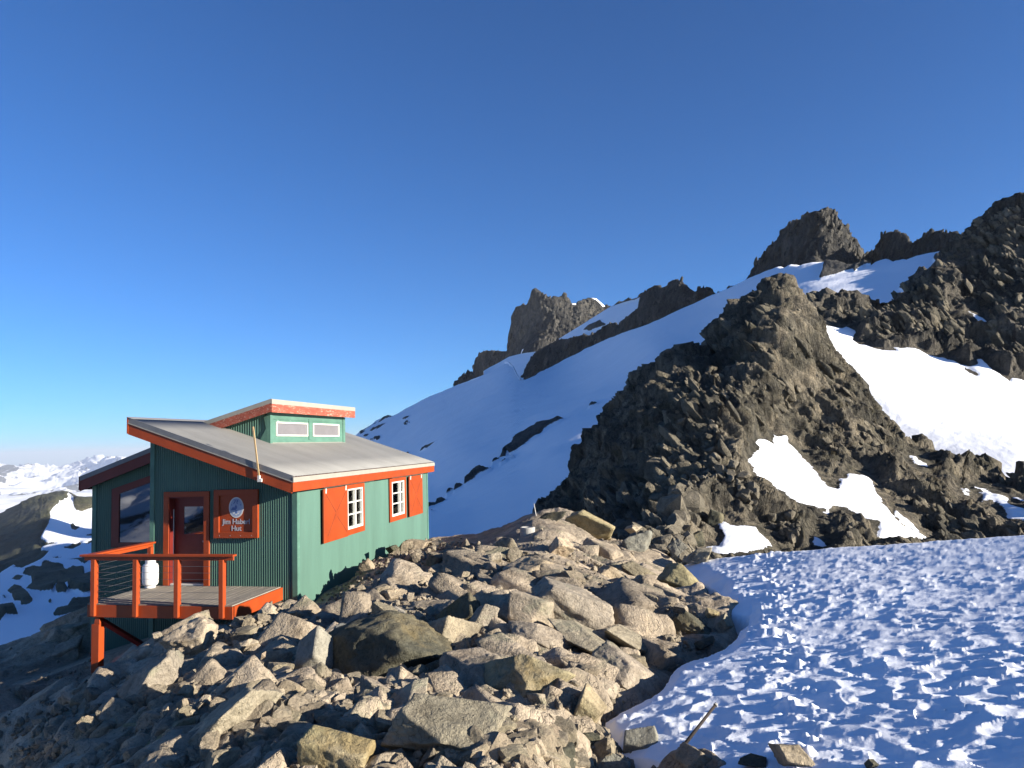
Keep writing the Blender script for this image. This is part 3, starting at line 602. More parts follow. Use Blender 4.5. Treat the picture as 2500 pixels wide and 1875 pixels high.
# ------------------------------------------------------------------ mountain flank under and around everything, and the slope behind the camera
def ground_mesh():
    u = np.linspace(-1, 1, 220); g = np.sign(u)*np.abs(u)**3*5200
    X, Y = np.meshgrid(g, g)
    P = np.stack([X, Y, 0*X], -1)
    z = -14-.12*np.maximum(0, Y-30)-.42*np.maximum(0, -X-18)-.1*np.maximum(0, -Y-200) + .02*np.maximum(0, X)
    r = np.hypot(X, Y); z -= .1*np.maximum(0, r-600)
    z += np.minimum(r*.02, 30)*fbm(P*.004, 211, 4) - 0
    P[..., 2] = np.maximum(z, -620)
    return np_mesh('mountain_flank', P.reshape(-1, 3), grid_faces(*X.shape), True, {'snow': np.full(X.shape, 3.)})
structure(link('mountain_flank', ground_mesh(), M['valley']), 'snowy mountain flank below the outcrop')
def behind_mesh():
    xs = np.linspace(-90, 12, 150); ys = np.linspace(-75, 1.5, 110)
    X, Y = np.meshgrid(xs, ys); P = np.stack([X, Y, 0*X], -1)
    z = -3.2 + 11*sstep(6, 50, -Y)*sstep(12, -12, X)*sstep(-92, -60, X) - .10*np.maximum(0, -X-2) 
    z += .9*facet(P, 5, 221)*sstep(3, 12, -Y) + .2*facet(P, 1.5, 222)
    P[..., 2] = z
    sn = fbm(P*.06, 223, 4)*6
    return np_mesh('rocky_slope', P.reshape(-1, 3), grid_faces(*X.shape), True, {'snow': sn})
structure(link('rocky_slope', behind_mesh(), M['ridge']), 'rocky slope behind the viewpoint')
#@@HUT
# ------------------------------------------------------------------ builder for boxes, prisms and round parts
class MB:
    def __init__(s): s.v = []; s.f = []
    def add(s, vs, fs):
        b = len(s.v); s.v += [tuple(map(float, v)) for v in vs]; s.f += [tuple(b+i for i in f) for f in fs]; return s
    def box(s, x0, x1, y0, y1, z0, z1):
        return s.add([(x, y, z) for z in (z0, z1) for y in (y0, y1) for x in (x0, x1)],
                     [(0, 2, 3, 1), (4, 5, 7, 6), (0, 1, 5, 4), (2, 6, 7, 3), (0, 4, 6, 2), (1, 3, 7, 5)])
    def prism(s, pts, axis, a0, a1):
        """outline pts in the plane across axis ('x','y' or 'z'), extruded from a0 to a1"""
        n = len(pts)
        def P(p, a): return {'x': (a, p[0], p[1]), 'y': (p[0], a, p[1]), 'z': (p[0], p[1], a)}[axis]
        return s.add([P(p, a0) for p in pts]+[P(p, a1) for p in pts],
                     [tuple(range(n))[::-1], tuple(range(n, 2*n))]+[(i, (i+1) % n, n+(i+1) % n, n+i) for i in range(n)])
    def bar(s, a, b, wx, wy):
        a = Vector(a); b = Vector(b); d = (b-a).normalized(); u = d.cross(Vector((0, 1, 0)))
        if u.length < .1: u = d.cross(Vector((1, 0, 0)))
        u.normalize(); v = d.cross(u); c = []
        for p in (a, b):
            for i, j in ((-1, -1), (1, -1), (1, 1), (-1, 1)): c.append(p+u*wx*.5*i+v*wy*.5*j)
        return s.add(c, [(3, 2, 1, 0), (4, 5, 6, 7)]+[(i, (i+1) % 4, 4+(i+1) % 4, 4+i) for i in range(4)])
    def tube(s, a, b, r0, r1=None, n=12):
        r1 = r0 if r1 is None else r1
        a = Vector(a); b = Vector(b); d = (b-a).normalized(); u = d.cross(Vector((0, 1, 0)))
        if u.length < .1: u = d.cross(Vector((1, 0, 0)))
        u.normalize(); v = d.cross(u); c = []
        for p, r in ((a, r0), (b, r1)):
            for i in range(n): t = 2*math.pi*i/n; c.append(p+(u*math.cos(t)+v*math.sin(t))*r)
        return s.add(c, [tuple(range(n))[::-1], tuple(range(n, 2*n))]+[(i, (i+1) % n, n+(i+1) % n, n+i) for i in range(n)])
    def lathe(s, prof, c=(0, 0), n=28):
        b = [(c[0]+r*math.cos(2*math.pi*i/n), c[1]+r*math.sin(2*math.pi*i/n), z) for r, z in prof for i in range(n)]
        k = len(prof)
        return s.add(b, [(j*n+i, j*n+(i+1) % n, (j+1)*n+(i+1) % n, (j+1)*n+i) for j in range(k-1) for i in range(n)]+[tuple(range(n))[::-1], tuple(range((k-1)*n, k*n))])
    def build(s, name, mat, parent=None, bevel=0, smooth=False):
        me = bpy.data.meshes.new(name); me.from_pydata(s.v, [], s.f)
        bm = bmesh.new(); bm.from_mesh(me); bmesh.ops.recalc_face_normals(bm, faces=bm.faces)
        if bevel: bmesh.ops.bevel(bm, geom=bm.edges[:], offset=bevel, segments=1, affect='EDGES', clamp_overlap=True)
        bm.to_mesh(me); bm.free()
        if smooth: me.polygons.foreach_set('use_smooth', [True]*len(me.polygons))
        return link(name, me, mat, parent)
def empty(name, loc, rz, label, cat, group=None):
    o = bpy.data.objects.new(name, None); COL.objects.link(o); o.location = loc; o.rotation_euler = (0, 0, rz)
    return tag(o, label, cat, group)
def corrugated(name, mat, parent, axis, const, a0, a1, z0, z1, out, openings=(), period=.057, amp=.008, per=8):
    """upright corrugated sheet; axis 'x' runs along x at y=const, 'y' the other way; out = outward sign"""
    n = max(2, int(round((a1-a0)/period*per))); A = np.linspace(a0, a1, n+1)
    for o in openings:                                     # snap the columns to the openings
        for e in o[:2]: A[np.argmin(abs(A-e))] = e
    off = const+out*amp*np.cos(A/period*2*math.pi); V = []; Fc = []
    def P(i, z): return (A[i], off[i], z) if axis == 'x' else (off[i], A[i], z)
    for i in range(n):
        m_ = (A[i]+A[i+1])/2; segs = [(lambda a: z0(a), lambda a: z1(a))]
        for (oa, ob, lo, hi) in openings:
            if oa < m_ < ob:
                segs = [(lambda a: z0(a), lambda a, q=lo: q), (lambda a, q=hi: q, lambda a: z1(a))]
        for lo_, hi_ in segs:
            if lo_(m_) >= hi_(m_)-1e-4: continue
            b = len(V); V += [P(i, lo_(A[i])), P(i+1, lo_(A[i+1])), P(i+1, hi_(A[i+1])), P(i, hi_(A[i]))]
            Fc.append((b, b+1, b+2, b+3) if (out < 0) == (axis == 'x') else (b+3, b+2, b+1, b))
    me = bpy.data.meshes.new(name); me.from_pydata(V, [], Fc)
    bm = bmesh.new(); bm.from_mesh(me); bmesh.ops.remove_doubles(bm, verts=bm.verts, dist=1e-4); bm.to_mesh(me); bm.free()
    me.polygons.foreach_set('use_smooth', [True]*len(me.polygons))
    return link(name, me, mat, parent)

M['green'] = paint_mat('green_corrugated_steel', (.086, .184, .140), .12, .55, .9, .1, stretch=(1, 1, .12))
M['green_panel'] = paint_mat('green_painted_panel', (.10, .22, .165), .15, .6, 3, .2, wear=((.22, .32, .27), .66), stretch=(1, .4, 1))
M['orange'] = paint_mat('orange_red_paint', (.37, .056, .008), .12, .5, 2.0, .2, wear=((.50, .17, .09), .75))
M['red'] = paint_mat('red_door_and_shaded_trim_paint', (.17, .018, .012), .12, .45, 3, .15)  # the door's own red; on the left wing trim it paints in shade
M['flaked'] = paint_mat('flaking_red_paint', (.36, .085, .05), .2, .8, 5, .4, wear=((.42, .25, .18), .57), stretch=(1, .35, 1.6))
M['steel'] = paint_mat('galvanised_roof_steel', (.36, .35, .32), .10, .42, .8, .15, metal=.25, stretch=(.35, 1.2, 1))
M['flash'] = paint_mat('cream_flashing', (.37, .35, .295), .06, .5, 4, .1)
M['greyflash'] = paint_mat('grey_flashing', (.22, .22, .22), .08, .5, 4, .1, metal=.3)
M['white'] = paint_mat('white_paint', (.74, .72, .66), .05, .5, 6, .15)
M['deckwood'] = paint_mat('weathered_deck_wood', (.30, .265, .215), .22, .85, 2.2, .5, stretch=(9, .7, 1))
M['wood'] = paint_mat('bare_wood', (.58, .40, .20), .15, .7, 4, .3, stretch=(6, 6, .6))
M['cable'] = paint_mat('steel_cable', (.30, .30, .30), .1, .4, 4, .1, metal=.8)
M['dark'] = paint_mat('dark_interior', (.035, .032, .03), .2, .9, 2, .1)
M['groove'] = paint_mat('groove_shadow_paint', (.20, .04, .012), .1, .8, 3, .1)
M['tank'] = paint_mat('white_tank_paint', (.80, .79, .77), .03, .35, 4, .05)
M['concrete'] = paint_mat('pale_concrete', (.40, .39, .36), .12, .9, 6, .4)
M['emblem'] = paint_mat('pale_blue_enamel', (.36, .44, .60), .08, .4, 8, .05)
M['emblem_dark'] = paint_mat('dark_blue_enamel', (.10, .16, .36), .1, .4, 8, .05)
M['pale_pane'] = paint_mat('painted_reflection_pane', (.21, .20, .21), .06, .25, 2, .02)  # pale grey stands in for bright sky mirrored in the glass
M['letter'] = paint_mat('grey_lettering', (.46, .44, .47), .1, .5, 9, .1)
mt, nt, bs = new_mat('window_glass'); bs.inputs['Base Color'].default_value = (.012, .014, .016, 1); bs.inputs['Roughness'].default_value = .03; bs.inputs['IOR'].default_value = 1.5
bs.inputs['Specular IOR Level'].default_value = 1.0; bs.inputs['Coat Weight'].default_value = 1.0; bs.inputs['Coat IOR'].default_value = 1.9; bs.inputs['Coat Roughness'].default_value = .02
M['glass'] = mt
mt, nt, bs = new_mat('clear_pane'); nt.nodes.remove(bs)
gl = N(nt, 'ShaderNodeBsdfGlossy'); gl.inputs['Roughness'].default_value = .02; tr = N(nt, 'ShaderNodeBsdfTransparent'); tr.inputs[0].default_value = (.8, .83, .82, 1)
fr = N(nt, 'ShaderNodeFresnel', i_IOR=1.75); ms = N(nt, 'ShaderNodeMixShader'); nt.links.new(fr.outputs[0], ms.inputs[0]); nt.links.new(tr.outputs[0], ms.inputs[1]); nt.links.new(gl.outputs[0], ms.inputs[2])
nt.links.new(ms.outputs[0], nt.nodes['Material Output'].inputs[0]); M['clear'] = mt

P0 = np.array([-4.9486, 17.3, -3.3395])
WV = np.array([math.cos(TH), -math.sin(TH), 0]); UV = np.array([math.sin(TH), math.cos(TH), 0])
def hutpt(w_, u_, z_): return tuple(P0+WV*w_+UV*u_+np.array([0, 0, z_]))
hut = empty('mountain_hut', tuple(P0), -TH, 'green corrugated steel mountain hut with orange trim and sloping grey roofs', 'hut')
RS = .346
def zr(w_): return 2.75-RS*(w_-.17)              # top of the main roof
def zl(w_): return 2.80+.337*(w_+6.36)           # top of the left wing roof
UB = 9.78                                        # back wall
# walls
corrugated('wall', M['green'], hut, 'x', 0, -3.69, -.05, lambda a: -2.6, lambda a: zr(a)-.13, -1, [(-3.20, -2.30, .26, 2.30)], amp=.0085)
corrugated('wall', M['green'], hut, 'y', 0, .04, UB, lambda a: -1.6, lambda a: 2.66, 1, [(2.72, 3.76, 1.20, 2.25), (6.07, 7.19, 1.20, 2.25)], per=6, amp=.006)
corrugated('wall', M['green'], hut, 'y', -3.69, .02, UB, lambda a: -2.6, lambda a: zr(-3.69)-.13, -1, per=4)
corrugated('wall', M['green'], hut, 'x', UB, -3.69, 0, lambda a: -1.8, lambda a: zr(a)-.13, 1, per=4)
corrugated('wall', M['green'], hut, 'x', 1.2, -6.25, -3.70, lambda a: -3.2, lambda a: zl(a)-.12, -1, [(-5.46, -3.70, 1.1, 2.28)], amp=.0085)
corrugated('wall', M['green'], hut, 'y', -6.25, 1.2, 8.8, lambda a: -3.2, lambda a: zl(-6.25)-.12, -1, per=4)
corrugated('wall', M['green'], hut, 'x', 8.8, -6.25, -3.70, lambda a: -3.2, lambda a: zl(a)-.12, 1, per=4)
MB().box(-.10, .022, -.024, -.010, -1.6, 2.56).box(.010, .024, -.012, .10, -1.6, 2.56).build('corner_trim', M['green_panel'], hut)
MB().box(-3.715, -3.60, -.026, -.011, -2.6, zr(-3.6)-.16).build('corner_trim', M['green_panel'], hut)
MB().box(.009, .020, UB-.09, UB+.02, -1.6, 2.60).build('corner_trim', M['green_panel'], hut)
MB().box(-6.275, -6.15, 1.175, 1.19, -3.2, zl(-6.2)-.15).build('corner_trim', M['green_panel'], hut)
# inside: floor, back lining and partition, seen dimly through the panes
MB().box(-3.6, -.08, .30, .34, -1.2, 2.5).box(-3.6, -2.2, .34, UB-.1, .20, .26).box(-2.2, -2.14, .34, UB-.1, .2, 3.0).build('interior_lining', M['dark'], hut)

# roofs (corrugated, ridges run down the slope)
def roof_sheet(name, wa, wb, zf, ua, ub, mat, period=.076, amp=.009, per=8):
    n = int((ub-ua)/period*per); Uc = np.linspace(ua, ub, n+1); o = amp*np.cos(Uc/period*2*math.pi)
    V = []; 
    for w_ in np.linspace(wa, wb, 6):
        for i in range(n+1): V.append((w_, Uc[i], zf(w_)+o[i]))
    base = len(V); V = np.array(V); F_ = grid_faces(6, n+1)
    me = np_mesh(name, V, F_[:, ::-1]); ob = link(name, me, mat, hut)
    so = ob.modifiers.new('thickness', 'SOLIDIFY'); so.thickness = .004; so.offset = -1
    return ob
roof_sheet('roof', .20, -3.90, zr, -.54, 9.98, M['steel'])
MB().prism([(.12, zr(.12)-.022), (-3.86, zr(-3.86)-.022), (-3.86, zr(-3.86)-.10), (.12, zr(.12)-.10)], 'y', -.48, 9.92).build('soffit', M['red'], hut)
roof_sheet('roof', -3.70, -6.42, zl, .93, 9.0, M['steel'])
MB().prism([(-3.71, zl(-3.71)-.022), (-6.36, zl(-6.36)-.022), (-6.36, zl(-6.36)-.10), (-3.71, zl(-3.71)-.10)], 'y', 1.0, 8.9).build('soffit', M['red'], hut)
# rake and eave trim of the main roof
def rake(name, mat, y0, y1, wa, wb, zf, t, b):
    return MB().prism([(wa, zf(wa)-t), (wb, zf(wb)-t), (wb, zf(wb)-b), (wa, zf(wa)-b)], 'y', y0, y1).build(name, mat, hut)
rake('flashing', M['greyflash'], -.565, -.545, .20, -3.92, zr, -.018, .105)
rake('flashing', M['flash'], -.575, -.545, .205, -3.925, zr, .107, .128)
rake('fascia', M['orange'], -.560, -.520, .165, -3.90, zr, .130, .375)
rake('fascia', M['orange'], 9.93, 9.97, .165, -3.90, zr, .05, .34)
MB().box(.202, .222, -.575, 10.0, 2.612, 2.722).build('flashing', M['flash'], hut)
MB().box(.168, .205, -.562, 9.985, 2.405, 2.61).build('fascia', M['orange'], hut)
MB().box(-3.925, -3.895, -.575, 10.0, zr(-3.9)-.36, zr(-3.9)+.02).build('fascia', M['orange'], hut)
MB().prism([(-3.93, zr(-3.93)+.02), (-3.80, zr(-3.80)+.022), (-3.80, zr(-3.80)+.015), (-3.93, zr(-3.93)+.010)], 'y', -.58, 10.0).build('ridge_cap', M['steel'], hut)
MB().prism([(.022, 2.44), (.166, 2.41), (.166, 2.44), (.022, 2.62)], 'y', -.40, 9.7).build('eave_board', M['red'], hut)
rake('flashing', M['greyflash'], .905, .925, -3.72, -6.44, zl, -.018, .10)
rake('fascia', M['red'], .915, .955, -3.72, -6.42, zl, .102, .36)  # aged orange trim, colour darkened for the main roof's shadow
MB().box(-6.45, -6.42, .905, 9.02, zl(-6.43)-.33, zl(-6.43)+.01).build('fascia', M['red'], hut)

# clerestory
CW, C0, C1 = -2.02, 2.5, 7.32
def zc(w_): return 4.645-.275*(-1.82-w_)
corrugated('clerestory_side', M['green'], hut, 'x', C0, -3.72, CW, lambda a: min(zr(a)-.05, zc(a)-.2), lambda a: zc(a)-.14, -1, amp=.009, period=.07)
corrugated('clerestory_side', M['green'], hut, 'x', C1, -3.72, CW, lambda a: min(zr(a)-.05, zc(a)-.2), lambda a: zc(a)-.14, 1, amp=.009, period=.07)
f = MB()
WN = [(2.80, 4.66, 3.70, 4.09), (5.0, 6.86, 3.70, 4.09)]
f.box(CW-.02, CW, C0-.02, WN[0][0], 3.42, 4.48).box(CW-.02, CW, WN[0][1], WN[1][0], 3.42, 4.48).box(CW-.02, CW, WN[1][1], C1+.02, 3.42, 4.48)
for a, b, lo, hi in WN: f.box(CW-.02, CW, a, b, 3.42, lo).box(CW-.02, CW, a, b, hi, 4.48)
f.build('clerestory_wall', M['green_panel'], hut)
MB().box(CW-.06, CW+.024, C0-.03, C0+.10, 3.40, 4.32).box(CW+.002, CW+.022, 4.74, 4.92, 3.60, 4.2).box(CW+.002, CW+.022, C1-.14, C1+.025, 3.45, 4.32).box(CW+.001, CW+.016, C0+.1, C1-.14, 4.15, 4.172).build('corner_trim', M['green_panel'], hut)
MB().prism([(CW-.30, 3.56), (CW-.04, 3.47), (CW-.04, 4.28), (CW-.16, 4.22), (CW-.10, 3.9)], 'y', C0-.035, C0-.022).build('bent_flashing', M['green_panel'], hut)
MB().prism([(CW, 3.475), (CW+.10, 3.445), (CW+.10, 3.460), (CW, 3.53)], 'y', C0-.02, C1+.03).build('flashing', M['flash'], hut)
for a, b, lo, hi in WN:
    wf = MB(); t = .045
    wf.box(CW-.01, CW+.03, a, a+t, lo, hi).box(CW-.01, CW+.03, b-t, b, lo, hi).box(CW-.01, CW+.03, a+t, b-t, lo, lo+t*.9).box(CW-.01, CW+.03, a+t, b-t, hi-t*.9, hi)
    wo = wf.build('window', M['white'], hut)
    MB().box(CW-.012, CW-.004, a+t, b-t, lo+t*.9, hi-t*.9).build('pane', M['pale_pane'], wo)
roof_sheet('roof', -1.80, -3.95, zc, 2.18, 7.64, M['steel'])
rake('flashing', M['flash'], 2.155, 2.175, -1.79, -3.9, zc, -.02, .095)
rake('fascia', M['flaked'], 2.160, 2.195, -1.80, -3.7, zc, .097, .315)
MB().box(-1.798, -1.775, 2.155, 7.665, 4.535, 4.662).build('flashing', M['flash'], hut)
MB().box(-1.815, -1.780, 2.162, 7.66, 4.315, 4.533).build('fascia', M['flaked'], hut)
MB().prism([(-1.815, zc(-1.815)-.02), (-3.7, zc(-3.7)-.02), (-3.7, zc(-3.7)-.14), (-1.815, zc(-1.815)-.14)], 'y', 2.195, 7.62).build('soffit', M['flaked'], hut)

# door
d = MB().box(-3.34, -3.20, -.050, .02, .26, 2.30).box(-2.30, -2.16, -.050, .02, .26, 2.30).box(-3.34, -2.16, -.052, .02, 2.30, 2.42)
df = d.build('door_frame', M['orange'], hut, .004)
MB().box(-3.22, -3.185, -.03, .20, .26, 2.30).box(-2.315, -2.28, -.03, .20, .26, 2.30).box(-3.185, -2.315, -.03, .20, 2.27, 2.30).build('jamb', M['red'], df)
MB().box(-3.184, -3.170, .10, .115, .30, 2.0).build('weather_strip', M['white'], df)
MB().box(-3.185, -2.315, .0, .20, .262, .30).build('threshold', M['white'], df)
dm = MB(); a, b, lo, hi = -2.93, -2.43, 1.42, 2.06
dm.box(-3.17, a, .14, .185, .31, 2.26).box(b, -2.32, .14, .185, .31, 2.26).box(a, b, .14, .185, .31, lo).box(a, b, .14, .185, hi, 2.26)
door = dm.build('door', M['red'], hut)
MB().box(a, b, .150, .158, lo, hi).build('pane', M['glass'], door)
MB().tube((-2.375, .14, 1.26), (-2.375, .075, 1.26), .012).tube((-2.375, .085, 1.26), (-2.375, .06, 1.26), .03, .024).build('knob', M['cable'], door, smooth=False)
# big window of the left wing, its top follows the roof
def tz(w_): return 2.33+.30*(w_+5.46)
fw = MB()
fw.prism([(-5.68, .98), (-5.46, .98), (-5.46, tz(-5.46)+.18), (-5.68, tz(-5.68)+.18)], 'y', 1.14, 1.20)
fw.prism([(-5.46, tz(-5.46)), (-3.72, tz(-3.72)), (-3.72, tz(-3.72)+.18), (-5.46, tz(-5.46)+.18)], 'y', 1.142, 1.20)
fw.box(-5.46, -3.72, 1.14, 1.20, .96, 1.10)
wo = fw.build('window', M['red'], hut)  # frame colour darkened to hold the shade on this wall
MB().prism([(-5.46, 1.10), (-3.72, 1.10), (-3.72, tz(-3.72)), (-5.46, tz(-5.46))], 'y', 1.165, 1.173).build('pane', M['glass'], wo)
# side windows with sliding shutters
def side_window(f0, f1, a, b, lo, hi, cols, curtains):
    fm = MB(); w0, w1 = .010, .045
    fm.box(w0, w1, f0, a, 1.05, 2.36).box(w0, w1, b, f1, 1.05, 2.36).box(w0, w1, a, b, 1.05, lo).box(w0, w1, a, b, hi, 2.36)
    fr_ = fm.build('window_frame', M['orange'], hut, .003)
    m_ = MB(); t = .05
    m_.box(-.03, .055, a, a+t, lo, hi).box(-.03, .055, b-t, b, lo, hi).box(-.03, .055, a+t, b-t, lo, lo+t*1.3).box(-.03, .055, a+t, b-t, hi-t*.8, hi)
    wn = m_.build('window', M['white'], hut, .003)
    mu = MB(); xs = [a+t]+cols+[b-t]
    for c in cols: mu.box(-.01, .050, c-.035, c+.035, lo+t*1.3, hi-t*.8)
    zz = [lo+t*1.3+(hi-lo-t*2.1)*k/3 for k in (1, 2)]
    for z_ in zz:
        p = a+t
        for c in cols+[None]:
            e = (c-.035) if c else b-t; mu.box(-.008, .040, p, e, z_-.016, z_+.016); p = (c+.035) if c else 0
    mu.build('muntin', M['white'], wn)
    MB().box(-.006, -.001, a+t, b-t, lo+t*1.3, hi-t*.8).build('pane', M['clear'], wn)
    if curtains:
        cm = MB(); rg = random.Random(4)
        def drape(y0, y1, z0, z1, lean):
            n = 18; V = []; Fa = []
            for j in range(7):
                k = j/6; z_ = z0+(z1-z0)*k
                for i in range(n+1):
                    y = y0+(y1-y0)*(i/n)*(1-.55*(1-k))+lean*(1-k); V.append((-.10+.018*math.sin(i*1.9)*(1-.3*k), y, z_))
            for j in range(6):
                for i in range(n): q = j*(n+1)+i; Fa.append((q, q+1, q+n+2, q+n+1))
            cm.add(V, Fa)
        drape(a+.06, a+.40, lo+.1, hi-.25, 0); drape(b-.06, b-.42, lo+.05, hi-.25, 0); drape(a+.5, a+.66, lo+.3, hi-.35, .05)
        cm.build('curtain', M['white'], wn, smooth=True)
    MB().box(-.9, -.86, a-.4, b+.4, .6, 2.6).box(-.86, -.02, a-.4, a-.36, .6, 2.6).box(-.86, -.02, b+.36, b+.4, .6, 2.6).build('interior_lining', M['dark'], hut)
side_window(2.64, 3.91, 2.72, 3.76, 1.20, 2.25, [3.27], True)
side_window(5.90, 7.40, 6.07, 7.19, 1.20, 2.25, [6.83], False)
def shutter(a, b, t0, t1):
    s = MB().box(.062, .100, a, b, 1.05, 2.35).build('shutter', M['orange'], hut, .004)
    g = MB(); c = (a+b)/2; zc_ = 1.70; x = .1010
    def ln(y0, z0, y1, z1):
        dy, dz = y1-y0, z1-z0; L = math.hypot(dy, dz); ny, nz = -dz/L*.009, dy/L*.009
        g.prism([(y0+ny, z0+nz), (y0-ny, z0-nz), (y1-ny, z1-nz), (y1+ny, z1+nz)], 'x', x-.0005, x+.0022)
    wd = b-a
    ln(a+.10*wd, 2.20, c-.02*wd, 1.74); ln(c-.02*wd, 1.70, a+.14*wd, 1.20); ln(b-.08*wd, 2.22, c+.04*wd, 1.78); ln(c+.04*wd, 1.62, b-.05*wd, 1.18)
    g.build('groove', M['groove'], s)
    tr_ = MB().box(.05, .125, t0, t1, 2.405, 2.43).box(.118, .125, t0, t1, 2.38, 2.405).build('shutter_track', M['flash'], hut)
    for y in (a+.12, b-.12): MB().box(.1012, .106, y-.03, y+.03, 2.24, 2.36).tube((.104, y, 2.33), (.118, y, 2.33), .02).build('hanger', M['white'], s)
shutter(1.20, 2.63, 1.15, 4.4)
shutter(7.56, 8.93, 5.9, 9.0)

# ------------------------------------------------------------------ name sign
sg = empty('name_sign', hutpt(-1.47, 0, 1.35), -TH, 'square orange red sign reading Jim Haberl Hut with oval emblem', 'sign')
SW, SH_ = .55, 1.10
MB().box(-SW, SW, -.045, -.012, 0, SH_).build('board', M['orange'], sg, .002)
fb = MB(); t = .13
fb.box(-SW-.004, -SW+t, -.085, -.0452, 0, SH_).box(SW-t, SW+.004, -.085, -.0452, 0, SH_).box(-SW+t, SW-t, -.085, -.0452, 0, t).box(-SW+t, SW-t, -.085, -.0452, SH_-t, SH_)
fbo = fb.build('frame', M['orange'], sg, .003)
for x in (-.40, -.13, .13, .40): MB().tube((x, -.085, .055), (x, -.089, .055), .009, n=8).build('screw', M['letter'], fbo)
def oval(mb, cx, cz, rx, rz, y0, y1, n=40):
    mb.prism([(cx+rx*math.cos(2*math.pi*i/n), cz+rz*math.sin(2*math.pi*i/n)) for i in range(n)], 'y', y0, y1)
EZ = .690
e0 = MB(); oval(e0, 0, EZ, .185, .235, -.0500, -.0455); em = e0.build('emblem', M['white'], sg)
e1 = MB(); oval(e1, 0, EZ, .160, .210, -.0515, -.0502); e1.build('emblem_field', M['emblem'], em)
e2 = MB(); y0, y1 = -.0535, -.0518
e2.prism([(-.135, EZ-.06), (-.08, EZ+.02), (-.05, EZ-.005), (-.005, EZ+.07), (.02, EZ+.02), (.02, EZ-.02), (-.02, EZ-.06)], 'y', y0, y1)
for sx in (-1, 1):
    for k in range(5):
        t0 = 1.0+k*.42; oval(e2, sx*.055+.034*math.cos(t0+sx), EZ+.115+.034*math.sin(t0*1.4), .012, .014, y0, y1, 10)
    oval(e2, sx*.11, EZ+.06, .016, .012, y0, y1, 10)
e2.box(-.018, .018, y0, y1, EZ-.13, EZ-.062); e2.prism([(-.07, EZ+.165), (.07, EZ+.165), (.05, EZ+.178), (-.05, EZ+.178)], 'y', y0, y1)
e2.build('emblem_marks', M['emblem_dark'], em)
e3 = MB()
for x, z, r in ((-.06, -.125, .018), (-.085, -.10, .014), (.07, -.10, .012), (.05, -.135, .018), (.0, -.16, .02)): oval(e3, x, EZ+z, r*1.5, r*.7, y0, y1, 10)
e3.build('emblem_marks', M['white'], em)
def text(body, x, z, size, parent, mat):
    cu = bpy.data.curves.new('lettering', 'FONT'); cu.body = body; cu.size = size; cu.align_x = 'CENTER'; cu.align_y = 'CENTER'; cu.extrude = .002; cu.offset = .0035; cu.resolution_u = 3
    o = bpy.data.objects.new('lettering', cu); COL.objects.link(o)
    bpy.context.view_layer.update()
    me = bpy.data.meshes.new_from_object(o.evaluated_get(bpy.context.evaluated_depsgraph_get())); bpy.data.objects.remove(o)
    mo = link('lettering', me, mat, parent); mo.location = (x, -.049, z); mo.rotation_euler = (R(90), 0, 0); return mo
text('Jim Haberl', 0.0, .365, .162, sg, M['letter'])
text('Hut', 0.0, .212, .162, sg, M['letter'])

# ------------------------------------------------------------------ deck with railing
dk = empty('wooden_deck', hutpt(-2, -1, .26), -TH, 'raised wooden deck with orange rim, posts and handrails in front of the door', 'deck')
dk_off = Vector((-2, -1, .26))
def dbuild(mb, name, mat, parent=dk, bevel=0):
    mb.v = [(x+2, y+1, z-.26) for x, y, z in mb.v]
    return mb.build(name, mat, parent, bevel)
fl_ = MB(); x = -3.70; rg = random.Random(2)
while x < -.42:
    e = min(x+.138, -.375); dz = rg.uniform(-.003, .002); fl_.box(x, e-.008, -1.985, -.012, .225, .258+dz); x += .138
dbuild(fl_, 'floor', M['deckwood'])
dbuild(MB().box(-3.66, -.36, -2.03, -1.99, -.01, .235), 'rim_board', M['orange'], bevel=.003)
dbuild(MB().box(-.372, -.335, -1.99, -.02, -.03, .245), 'rim_board', M['orange'], bevel=.003)
dbuild(MB().box(-3.70, -3.662, -1.99, -.02, -.01, .235), 'rim_board', M['orange'], bevel=.003)
dbuild(MB().box(-3.6, -.45, -1.2, -1.1, -.02, .22).box(-3.6, -.45, -.12, -.05, -.02, .22), 'joist', M['deckwood'])
PW = (-3.495, -2.515, -1.575, -.575)
for px_ in PW:
    dbuild(MB().box(px_-.05, px_+.05, -2.10, -2.031, .02, 1.17).box(px_-.05, px_+.05, -2.031, -1.985, .26, 1.17), 'post', M['orange'], bevel=.006)
dbuild(MB().box(-3.63, -3.53, -.22, -.12, .26, 1.17), 'post', M['orange'], bevel=.006)
dbuild(MB().box(-3.80, -.30, -2.115, -1.975, 1.232, 1.272).box(-3.72, -.32, -2.07, -2.03, 1.155, 1.230), 'handrail', M['orange'], bevel=.004)
dbuild(MB().box(-3.72, -3.54, -1.974, .0-.03, 1.234, 1.274).box(-3.655, -3.60, -1.974, -.04, 1.15, 1.232), 'handrail', M['orange'], bevel=.004)
for k in range(6):
    z_ = .38+k*.13
    dbuild(MB().tube((-3.45, -2.02, z_), (-.62, -2.02, z_), .0035, n=6), 'cable', M['cable'])
    dbuild(MB().tube((-3.59, -1.98, z_), (-3.59, -.2, z_), .0035, n=6), 'cable', M['cable'])
dbuild(MB().box(-3.57, -3.39, -2.02, -1.86, -2.3, -.16).prism([(-3.53, -.16), (-3.39, -.16), (-3.40, -.02), (-3.50, -.012)], 'y', -2.0, -1.87), 'stilt', M['orange'], bevel=.006)
dbuild(MB().bar((-3.44, -1.9, -.10), (-2.25, -1.2, -1.15), .09, .09), 'brace', M['red'])

